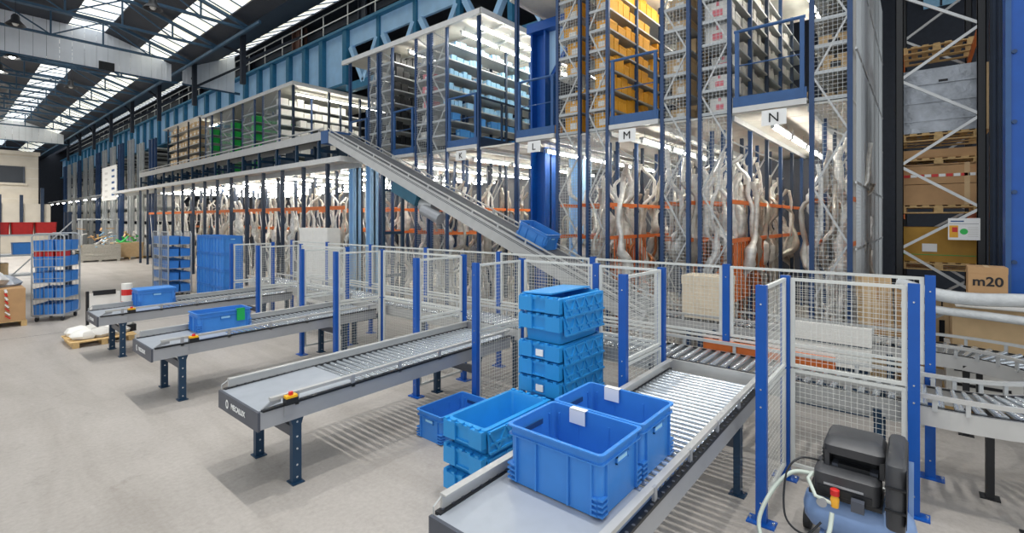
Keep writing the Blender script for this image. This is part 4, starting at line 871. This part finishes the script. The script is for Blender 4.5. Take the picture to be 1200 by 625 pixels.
# ---------------------------------------------------------------- pallet rack at the right
def pallet(x, y, z, lx, ly, label, group=None, m='wood'):
    t = thing('pallet', label, 'pallet', (x, y, z), 0, group)
    tb = MB().box(-lx / 2, lx / 2, -.05, .05, 0, .02).mesh('top_board', m); bk = MB().box(-.05, .05, -.06, .06, .02, .10).mesh('block', m); bb = MB().box(-.05, .05, -ly / 2, ly / 2, 0, .02).mesh('bottom_board', m)
    for k in range(7): put(tb, 'top_board', t, (0, -ly / 2 + .05 + (ly - .1) * k / 6, .122))
    for x_ in (-lx / 2 + .05, 0, lx / 2 - .05):
        put(bb, 'bottom_board', t, (x_, 0, 0)); put(bb, 'stringer_board', t, (x_, 0, .1))
        for y_ in (-ly / 2 + .06, 0, ly / 2 - .06): put(bk, 'block', t, (x_, y_, 0))
    return t
PX = 11.0; yL, yR = .275, -.77
for x, lab in ((PX, 'front upright frame of the pallet rack with pale zigzag bracing'), (PX + 2.8, 'rear upright frame of the pallet rack with pale zigzag bracing')):
    t = thing('pallet_rack_frame', lab, 'rack frame', (x, 0, 0))
    for y in (yL, yR): put(post_mesh(0, 9.5, 'black', .11), 'upright', t, (0, y, 0)); MB().box(-.07, .07, y - .07, y + .07, 0, .012).build('foot_plate', 'black', t)
    zs = [.6, 1.35, 2.09, 2.80, 3.55, 4.32, 5.06, 5.80, 6.55, 7.3, 8.05, 8.8]
    for i in range(11):
        a, b_ = (yL, yR) if i % 2 == 0 else (yR, yL); MB().bar((-.03, a, zs[i]), (-.03, b_, zs[i + 1]), .035, .045).build('brace', 'brace', t)
t = thing('pallet_rack_beams', 'red-orange load beams of the pallet rack', 'beam')
for z in (1.72, 2.72, 3.55, 5.9, 7.6):
    for y in (yL, yR): MB().box(PX + .06, PX + 2.74, y - .025, y + .025, z - .1, z).build('beam', 'orange', t)
cx, cy = PX + .78, -.25
pallet(cx, cy, 1.72, 1.0, 1.12, 'pallet under the ochre carton in the pallet rack'); pallet(cx, cy, 2.72, 1.0, 1.12, 'pallet under the brown cartons bound with striped tape'); pallet(cx, cy, 3.55, 1.0, 1.12, 'lower of two stacked pallets under the film-wrapped load'); pallet(cx, cy, 3.70 + .30, 1.0, 1.12, 'upper pallet directly under the film-wrapped load')
tag(MB().box(-.45, .45, -.5, .5, 0, .155).box(-.46, -.44, -.3, .3, .02, .13).build('flat_carton', 'carton', None, (cx, cy, 3.694)), 'flat brown carton between the two stacked pallets', 'carton')
t = thing('bulk_carton', 'long ochre carton with a white label low in the pallet rack', 'carton', (cx, cy, 1.864))
MB().box(-.5, .5, -.58, .58, 0, .6).box(-.505, .505, -.585, .585, .5, .61).build('body', 'darkcarton', t); MB().box(-.51, -.506, .02, .22, .18, .32).build('label_sheet', 'paper', t); MB().box(-.508, -.5, -.58, .58, .12, .13).build('strap', 'lime', t)
t = thing('bulk_carton', 'two-tier brown carton load bound with red and white striped tape', 'carton', (cx, cy, 2.866))
MB().box(-.5, .5, -.57, .57, 0, .36).build('lower_tier', 'carton', t); MB().box(-.5, .5, -.57, .57, .37, .72).build('upper_tier', 'carton', t)
for k in range(12): MB().box(-.506, -.5, .57 - .095 * k - .09, .57 - .095 * k - .005, .49, .54).build('tape_stripe', 'red' if k % 2 else 'paper', t)
MB().box(-.506, -.5, -.4, -.33, 0, .72).build('tape', 'carton2', t)
t = thing('wrapped_load', 'tall grey film-wrapped pallet load high in the pallet rack', 'load', (cx, cy, 4.146))
MB().loft([rrect(1.0, 1.14, .06, 0), rrect(1.03, 1.17, .06, .3), rrect(1.01, 1.15, .06, .7), rrect(1.0, 1.14, .05, 1.12)], True, True).build('film_wrap', 'film', t, smooth=True)
for k in range(3): MB().box(-.53, -.5, -.55, .55, .2 + k * .32, .22 + k * .32).build('layer_edge', 'film', t)
MB().box(-.53, -.5, -.12, .0, .86, .90).build('tear', 'ink', t); MB().box(-.45, .45, -.66, -.585, -.02, 1.1).build('edge_board', 'carton2', t)
pallet(PX + 2.0, -.25, 5.9, 1.0, 1.1, 'pallet stored high up in the pallet rack', None); pallet(PX + .8, -.25, 7.6, 1.0, 1.1, 'topmost pallet of the pallet rack')
t = thing('load_notice', 'white load notice sheet with red and yellow square on the pallet rack', 'notice', (PX - .08, 0, 0))
ya, yb = Yof(1149, PX - .1), Yof(1111, PX - .1); dd = yb - ya
MB().box(0, .006, ya, yb, 2.27, 2.63).build('sheet', 'paper', t)
MB().box(-.002, 0, yb - dd * .32, yb - dd * .04, 2.31, 2.51).build('yellow_field', 'yellow', t); MB().box(-.004, -.002, yb - dd * .30, yb - dd * .13, 2.40, 2.48).build('red_field', 'red', t)
MB().prism([(yb - dd * .5 + .05 * math.cos(a * .5236), 2.41 + .05 * math.sin(a * .5236)) for a in range(12)], 'x', -.002, 0).build('green_seal', 'green', t)
MB().box(-.002, 0, ya + dd * .05, yb - dd * .04, 2.535, 2.54).build('rule', 'char', t); MB().box(-.002, 0, yb - dd * .5, yb - dd * .08, 2.57, 2.59).build('heading', 'deck_blue', t)
for k in range(5): MB().box(-.002, 0, ya + dd * .06, ya + dd * .38, 2.33 + k * .035, 2.337 + k * .035).build('text_line', 'greybox', t)
# dark odds behind
for k in range(5): tag(put(CM[('carton2', 'black')], 'carton', None, (cx + .1 * (k % 2), cy - .4 + .2 * k, .16), (0, 0, .1 * k), (.5, .19, .9 + .1 * (k % 3))), 'dark-shadowed carton on the ground level of the pallet rack', 'carton', 'cartons on the ground level of the pallet rack')
pallet(cx, cy, 0.0, 1.0, 1.12, 'ground level pallet in the pallet rack')
# pile beside the rack: printed carton, open carton, wrapped pipes, navy cabinet, blue pillar
pallet(9.4, -.66, 0, 1.0, .8, 'pallet under the pile with the printed carton')
t = thing('carton', 'big white carton at the bottom of the pile with the printed carton', 'carton', (9.4, -.66, .144)); MB().box(-.42, .42, -.38, .38, 0, .66).box(-.424, .424, -.384, .384, .56, .67).build('body', 'white', t); MB().box(-.43, -.42, -.25, .3, .2, .24).box(-.43, -.42, -.25, .3, .4, .44).build('dark_slot', 'ink', t)
t = thing('carton', 'brown carton with open white flaps under the printed carton', 'carton', (9.36, -.70, .816)); MB().box(-.4, .4, -.36, .36, 0, .70).build('body', 'carton2', t)
MB().add([(-.4, -.36, .70), (-.4, .36, .70), (-.54, .33, .63), (-.54, -.39, .63)], [(0, 1, 2, 3)]).add([(-.4, -.36, .69), (-.4, .36, .69), (-.54, .33, .62), (-.54, -.39, .62)], [(3, 2, 1, 0)]).build('flap', 'white', t); MB().box(-.4, .4, -.36, .36, .7, .705).build('top_sheet', 'carton2', t)
t = thing('carton', 'brown carton with blocky black print on top of the pile', 'carton', (9.2, -.69, 1.525)); 
MB().box(-.2, .2, -.19, .19, 0, .44).box(-.203, .203, -.193, .193, .36, .445).build('body', 'carton', t); MB().box(-.2, .2, -.025, .025, .443, .447).build('tape', 'carton2', t); lettering('m20', .17, 'ink', t, (-.205, 0, .25), (math.pi / 2, 0, -math.pi / 2), bold=True)
tag(MB().tube(smooth_path([(8.74, .25, 1.72), (8.70, -.1, 1.61), (8.68, -.5, 1.57), (8.68, -1.0, 1.60), (8.68, -1.7, 1.62)]), .085, 10).build('wrapped_pipe', 'plastic', None, smooth=True), 'upper plastic-wrapped pipe bundle lying across in front of the printed carton', 'pipe')
tag(MB().tube(smooth_path([(8.72, .2, 1.42), (8.70, -.3, 1.38), (8.68, -.8, 1.36), (8.66, -1.7, 1.30)]), .055, 10).build('wrapped_pipe', 'plastic', None, smooth=True), 'lower plastic-wrapped pipe lying across in front of the white carton', 'pipe')
for y in (.1, -1.3): tag(MB().box(-.03, .03, -.03, .03, 0, 1.5).box(-.1, .1, -.25, .25, 0, .03).box(-.26, .03, -.02, .02, 1.27, 1.3).box(-.26, .03, -.02, .02, 1.47, 1.5).build('trestle_post', 'navy', None, (8.86, y, 0)), 'navy stand carrying the wrapped pipes, %s end' % ('left' if y > 0 else 'right'), 'stand')
t = thing('cabinet', 'navy blue steel cabinet at the right picture edge below the wrapped pipes', 'cabinet', (9.3, -1.38, 0)); MB().box(-.1, .5, -.3, .3, .1, 1.22).build('body', 'navy', t); MB().box(-.115, -.1, -.28, -.01, .14, 1.18).build('door', 'teal', t); MB().box(-.115, -.1, .01, .28, .14, 1.18).build('door', 'teal', t); MB().box(-.1, .5, -.3, .3, 0, .1).build('plinth', 'black', t)
t = thing('machine_mast', 'bright blue steel mast panel at the right picture edge', 'mast', (9.9, -1.3, 0)); MB().box(0, .3, -.5, .36, 0, 9.5).build('panel', 'blue', t); MB().box(-.02, 0, .30, .36, 0, 9.5).build('edge_strip', 'deck_blue', t)
for k in range(8): MB().cyl((-.03, .27, 1 + k), (0, .27, 1 + k), .03, 8).build('bolt', 'rack', t)
for k in range(4): tag(MB().box(-.05, .05, -.05, .05, 0, 9).box(-.08, .08, -.02, .02, 0, 9).build('mast_rail', 'rackdark', None, (10.6 + .25 * k, -.98 + .03 * k - .2 * (k % 2), 0)), 'dark mast rail between the pallet rack and the blue mast', 'rail', 'dark mast rails')
o = put(carton_mesh('carton2', 'carton'), 'carton', None, (9.35, .47, 0), (0, .12, .5), (.2, .4, 1.75)); tag(o, 'tan flattened carton standing behind the back fence, right of the tall racks', 'carton')
o = put(carton_mesh('carton', 'carton2'), 'carton', None, (9.48, .08, 0), (0, -.1, -.3), (.15, .3, 1.6)); tag(o, 'second flattened carton standing behind the back fence nearer the pallet rack', 'carton')
for x, y in ((23.9, -1.9), (23.9, -.6)):
    t = thing('window', '', ''); del t['label']; del t['category']; t.name = 'window_1' if y < -1 else 'window_2'; struct(t); t.location = (x, y, 11.2)
    MB().box(-.04, 0, -.5, .5, -.7, .7).build('pane', 'paleblue', t); MB().box(-.06, -.04, -.03, .03, -.7, .7).build('glazing_bar', 'darksteel', t); MB().box(-.06, -.04, -.5, .5, -.03, .03).build('glazing_bar', 'darksteel', t)

# ---------------------------------------------------------------- left background
def bin_mesh(m):
    b = MB(); b.loft([rrect(.94, .94, .06, 0, 1), rrect(1, 1, .06, .96, 1), rrect(1.03, 1.03, .06, .97, 1), rrect(1.03, 1.03, .06, 1, 1), rrect(.93, .93, .06, 1, 1), rrect(.88, .88, .06, .05, 1)], True, True); return b.mesh('storage_bin', m)
BB, BR = bin_mesh('blue_crate'), bin_mesh('red')
def roll_cage(loc, rz, lx, ly, h, label, levels, tagname, rng):
    t = thing('roll_cage', label, 'roll cage', loc, rz)
    tb = .018
    for x in (-lx / 2, lx / 2):
        MB().tube([(x, -ly / 2, .16), (x, -ly / 2, h - .08), (x, -ly / 2 + .08, h), (x, ly / 2 - .08, h), (x, ly / 2, h - .08), (x, ly / 2, .16)], tb, 7).build('side_frame', 'gwire', t, smooth=True)
        b = MB()
        for k in range(1, 8): b.cyl((x, -ly / 2 + ly * k / 8, .17), (x, -ly / 2 + ly * k / 8, h), .005, 5)
        for z in (.6, 1.1, 1.6): b.cyl((x, -ly / 2, z), (x, ly / 2, z), .006, 5)
        b.build('side_wires', 'gwire', t, kind='stuff')
    b = MB(); b.box(-lx / 2, lx / 2, -ly / 2, ly / 2, .14, .18); b.build('base', 'alu', t)
    for x in (-lx / 2 + .07, lx / 2 - .07):
        for y in (-ly / 2 + .07, ly / 2 - .07):
            c = MB().box(x - .03, x + .03, y - .03, y + .03, .09, .14).build('caster', 'alu', t); MB().cyl((x, y - .02, .06), (x, y + .02, .06), .06, 12).build('wheel', 'rubber', c, smooth=True)
    M4 = Matrix.Translation(loc) @ Matrix.Rotation(rz, 4, 'Z'); st = (h - .2) / levels
    for k in range(levels):
        z = .18 + k * st
        if k: MB().box(-lx / 2, lx / 2, -ly / 2, ly / 2, z - .02, z).build('shelf', 'alu', t)
        for i in range(2):
            for j in range(3):
                p = M4 @ Vector((-lx / 4 + i * lx / 2, -ly / 3 + j * ly / 3, z)); rd = False
                tag(put(BR if rd else BB, 'storage_bin', None, p, (0, 0, rz), (lx / 2 - .04, ly / 3 - .02, st * .62)), ('red' if rd else 'blue') + ' storage bin in ' + tagname, 'bin', ('red' if rd else 'blue') + ' bins in ' + tagname)
        if k == levels - 2 and tagname.startswith('the left'):
            for j in range(3):
                p = M4 @ Vector((-lx / 4, -ly / 3 + j * ly / 3, z + st * .62)); tag(put(BR, 'storage_bin', None, p, (0, 0, rz), (lx / 2 - .06, ly / 3 - .03, st * .3)), 'shallow red bin on top of the blue bins in the left roll cage', 'bin', 'shallow red bins in the left roll cage')
ang = math.atan2(-.57, .35) ; rng = random.Random(5)
roll_cage((2.08, 17.42, 0), math.atan2(.86, .5), .80, .66, 2.25, 'wheeled roll cage of blue bins standing alone at the left', 5, 'the left roll cage', rng)
roll_cage((5.35, 19.55, 0), 0, .66, .8, 2.2, 'wire roll cage of blue bins beside the crate stack', 5, 'the wire roll cage by the crate stack', rng)
roll_cage((5.35, 20.55, 0), 0, .66, .8, 2.2, 'rear wire roll cage of blue bins, left of the crate stack', 5, 'the rear wire roll cage', rng)
for c_ in range(2):
    for k in range(4): crate(.66, 1.12, .52, 'big blue crate in the background stack, %s column, %s' % (('right', 'left')[c_], ('bottom', 'second', 'third', 'top')[k]), 'crate', (6.05, 17.1 + c_ * 1.16, .01 + k * .522), ribs=3, fins=False)
crate(.5, .5, .45, 'small blue crate on top right of the background crate stack', 'crate', (6.05, 16.85, .01 + 4 * .522), fins=False) if False else None
# octabin with film, pallet
t = thing('bulk_carton', 'large brown bulk carton at the left picture edge, overflowing with grey film', 'carton', (.6, 17.4, .146)); MB().box(-.85, .85, -.55, .55, 0, .78).box(-.87, -.85, -.55, .55, 0, .78).build('body', 'carton', t)
rr = random.Random(3)
for k in range(7):
    x, y, z = rr.uniform(-.6, .6), rr.uniform(-.4, .4), .66 + rr.random() * .35
    n = 7; pts = [[(x + (.34 + .12 * rr.random()) * s_ * math.cos(a * 6.283 / n), y + (.26 + .1 * rr.random()) * s_ * math.sin(a * 6.283 / n), z + dz + .08 * rr.random()) for a in range(n)] for s_, dz in ((.8, 0), (1, .1), (.7, .24), (.25, .32))]
    MB().loft(pts, True, True).build('film_bundle', 'film' if k % 2 else 'plastic', t)
for k in range(8): MB().bar((.5, -.56 - .0, .78 - k * .09), (.52 + .01 * k, -.58, .70 - k * .09), .05, .02).build('tape_stripe', 'red' if k % 2 else 'paper', t)
pallet(.6, 17.4, 0, 1.75, 1.1, 'pallet under the bulk carton at the left edge')
# rack with red bins behind
t = thing('bin_rack', 'dark shelving rack topped with a row of red bins at the left', 'rack', (0, 24, 0)); xr = Xof(86, 24)
for x in (-2.6, -.6, 1.4, xr - .1):
    for y in (0, .8): MB().box(x - .05, x + .05, y - .05, y + .05, 0, 2.9).build('upright', 'rackdark', t)
for z in (.7, 1.4, 2.1): MB().box(-2.7, xr, -.05, .85, z - .06, z).build('shelf', 'shelf', t)
for a, b_ in ((-2.6, -.6), (-.6, 1.4), (1.4, xr)): MB().bar((a, -.08, .3), (b_, -.08, 2.6), .03, .04).build('brace', 'brace', t)
for k in range(9): tag(put(BR, 'storage_bin', None, (-2.2 + k * .6, 24.4, 2.1), (0, 0, 0), (.56, .7, .42)), 'red bin in the row on top of the left shelving rack', 'bin', 'red bins on the left shelving rack')
for k in range(9): tag(put(BB if k % 3 else CM[('carton2', 'white')], 'storage_bin', None, (-2.2 + k * .6, 24.4, .7 + .7 * (k % 2)), (0, 0, 0), (.5, .6, .4)), 'bin on the middle shelves of the left shelving rack', 'bin', 'bins on the left rack middle shelves')
# far floor goods
def heap(t, n, sx, sy, z0, h, mats, r):
    for k in range(n):
        p = Vector((r.uniform(-sx, sx), r.uniform(-sy, sy), z0 + r.random() * h)); q = p + Vector((r.uniform(-.5, .5), r.uniform(-.5, .5), r.uniform(-.1, .4))); MB().bar(p, q, .1, .05).build('offcut', mats[k % len(mats)], t)
x, y, _ = G(115, 306); t = thing('wooden_crate', 'grey slatted wooden crate of scrap on the far floor', 'crate', (x, y, 0))
for k in range(4): MB().box(-1.0, 1.0, -.72, -.68, .12 + k * .24, .33 + k * .24).build('slat', 'greywood', t); MB().box(-1.0, -.96, -.7, .7, .12 + k * .24, .33 + k * .24).build('slat', 'greywood', t); MB().box(-1.0, 1.0, .68, .72, .12 + k * .24, .33 + k * .24).build('slat', 'greywood', t); MB().box(.96, 1.0, -.7, .7, .12 + k * .24, .33 + k * .24).build('slat', 'greywood', t)
MB().box(-1, 1, -.7, .7, .1, .7).build('fill', 'greywood', t)
for a in (-.9, 0, .9): MB().box(a - .08, a + .08, -.7, .7, 0, .1).build('skid', 'greywood', t)
heap(t, 26, .8, .55, .9, 1.3, ['wood', 'white', 'greybox', 'carton', 'paleblue'], rr)
x, y, _ = G(149, 303); t = thing('bulk_carton', 'brown bulk carton with green packing on the far floor', 'carton', (x, y, .144)); MB().loft([rrect(1.5, 1.3, .12, 0), rrect(1.6, 1.4, .12, .95)], True, True).build('body', 'carton2', t); heap(t, 14, .5, .4, .9, .15, ['green', 'lime', 'green'], rr); heap(t, 6, .5, .4, 1.0, .8, ['carton2', 'greybox'], rr)
pallet(x, y, 0, 1.5, 1.3, 'pallet under the brown carton with green packing')
x, y, _ = G(156, 302); t = thing('wrapped_drum', 'white wrapped drum on a small pallet on the far floor', 'drum', (x + .55, y - .6, .144)); MB().tube([(0, 0, 0), (0, 0, .1), (0, 0, .7), (0, 0, .75)], [.4, .45, .45, .4], 16).build('drum', 'white', t, smooth=True); pallet(x + .55, y - .6, 0, .9, .9, 'small pallet under the white wrapped drum')
t = thing('scrap_frame', 'grey steel frame holding boards behind the far wooden crate', 'frame', tuple(Vector(G(117, 300))))
for a in (-1, 1):
    for c_ in (0, 1): MB().box(a - .05, a + .05, c_ - .05, c_ + .05, 0, 2.7).build('upright', 'shelf', t)
MB().box(-1.1, 1.1, -.1, 1.1, 2.6, 2.7).build('top_tray', 'shelf', t)
# litter behind the farthest lane
t = thing('junk_pallet', 'pallet of white bags and old parts behind the farthest lane', 'pallet load', (2.3, 13.55, 0))
for k in range(5): MB().box(-.55, .55, -.5 + k * .22, -.34 + k * .22, .10, .12).build('top_board', 'wood', t)
for k in (-.45, 0, .45): MB().box(k - .05, k + .05, -.5, .54, 0, .10).build('block', 'wood', t)
for k in range(6):
    x, y, z = rr.uniform(-.45, .4), rr.uniform(-.35, .4), .12; n = 7
    MB().loft([[(x + (.22 + .06 * rr.random()) * s_ * math.cos(a * 6.283 / n), y + (.2 + .06 * rr.random()) * s_ * math.sin(a * 6.283 / n), z + dz + .02 * rr.random()) for a in range(n)] for s_, dz in ((.9, 0), (1.05, .06), (.7, .14), (.2, .18))], True, True).build('bag', 'white' if k % 2 else 'greybox', t, smooth=True)
t = thing('boxed_screen', 'white panel with black edge leaning behind the farthest lane', 'panel', (2.5, 14.25, 0)); MB().box(-.28, .28, -.03, .03, .2, .95).build('board', 'white', t); MB().box(-.32, -.27, -.04, .04, .1, 1.0).build('edge_strip', 'black', t); MB().box(-.2, .2, -.05, .05, .9, 1.0).build('top_clip', 'black', t); MB().box(-.3, .3, -.15, .15, 0, .1).build('foot', 'char', t)
t = thing('tape_post', 'red and white banded post behind the farthest lane', 'post', (2.78, 13.6, .12))
for k in range(7): MB().cyl((0, 0, .15 + k * .13), (0, 0, .28 + k * .13), .1, 12).build('band', 'red' if k % 2 else 'white', t)
MB().box(-.14, .14, -.14, .14, 0, .15).build('foot', 'black', t)

t = thing('white_cabinet', 'tall white cabinet behind the fences in front of the mezzanine posts', 'cabinet', (7.55, 0, 0)); y0, y1 = Yof(384, 7.4), Yof(351, 7.4)
MB().box(-.15, .25, y0, y1, .08, 2.36).build('body', 'white', t); MB().box(-.165, -.15, y0 + .03, (y0 + y1) / 2 - .01, .12, 2.3).build('door', 'white', t); MB().box(-.165, -.15, (y0 + y1) / 2 + .01, y1 - .03, .12, 2.3).build('door', 'white', t); MB().box(-.15, .25, y0, y1, 0, .08).build('plinth', 'char', t)
for px, lab in ((416, 'slim pale blue column under the mezzanine end, left one'), (436, 'slim pale blue column under the mezzanine end, right one')): column(9.0, Yof(px, 9.0), .28, 4.36, lab, 'girder', False)
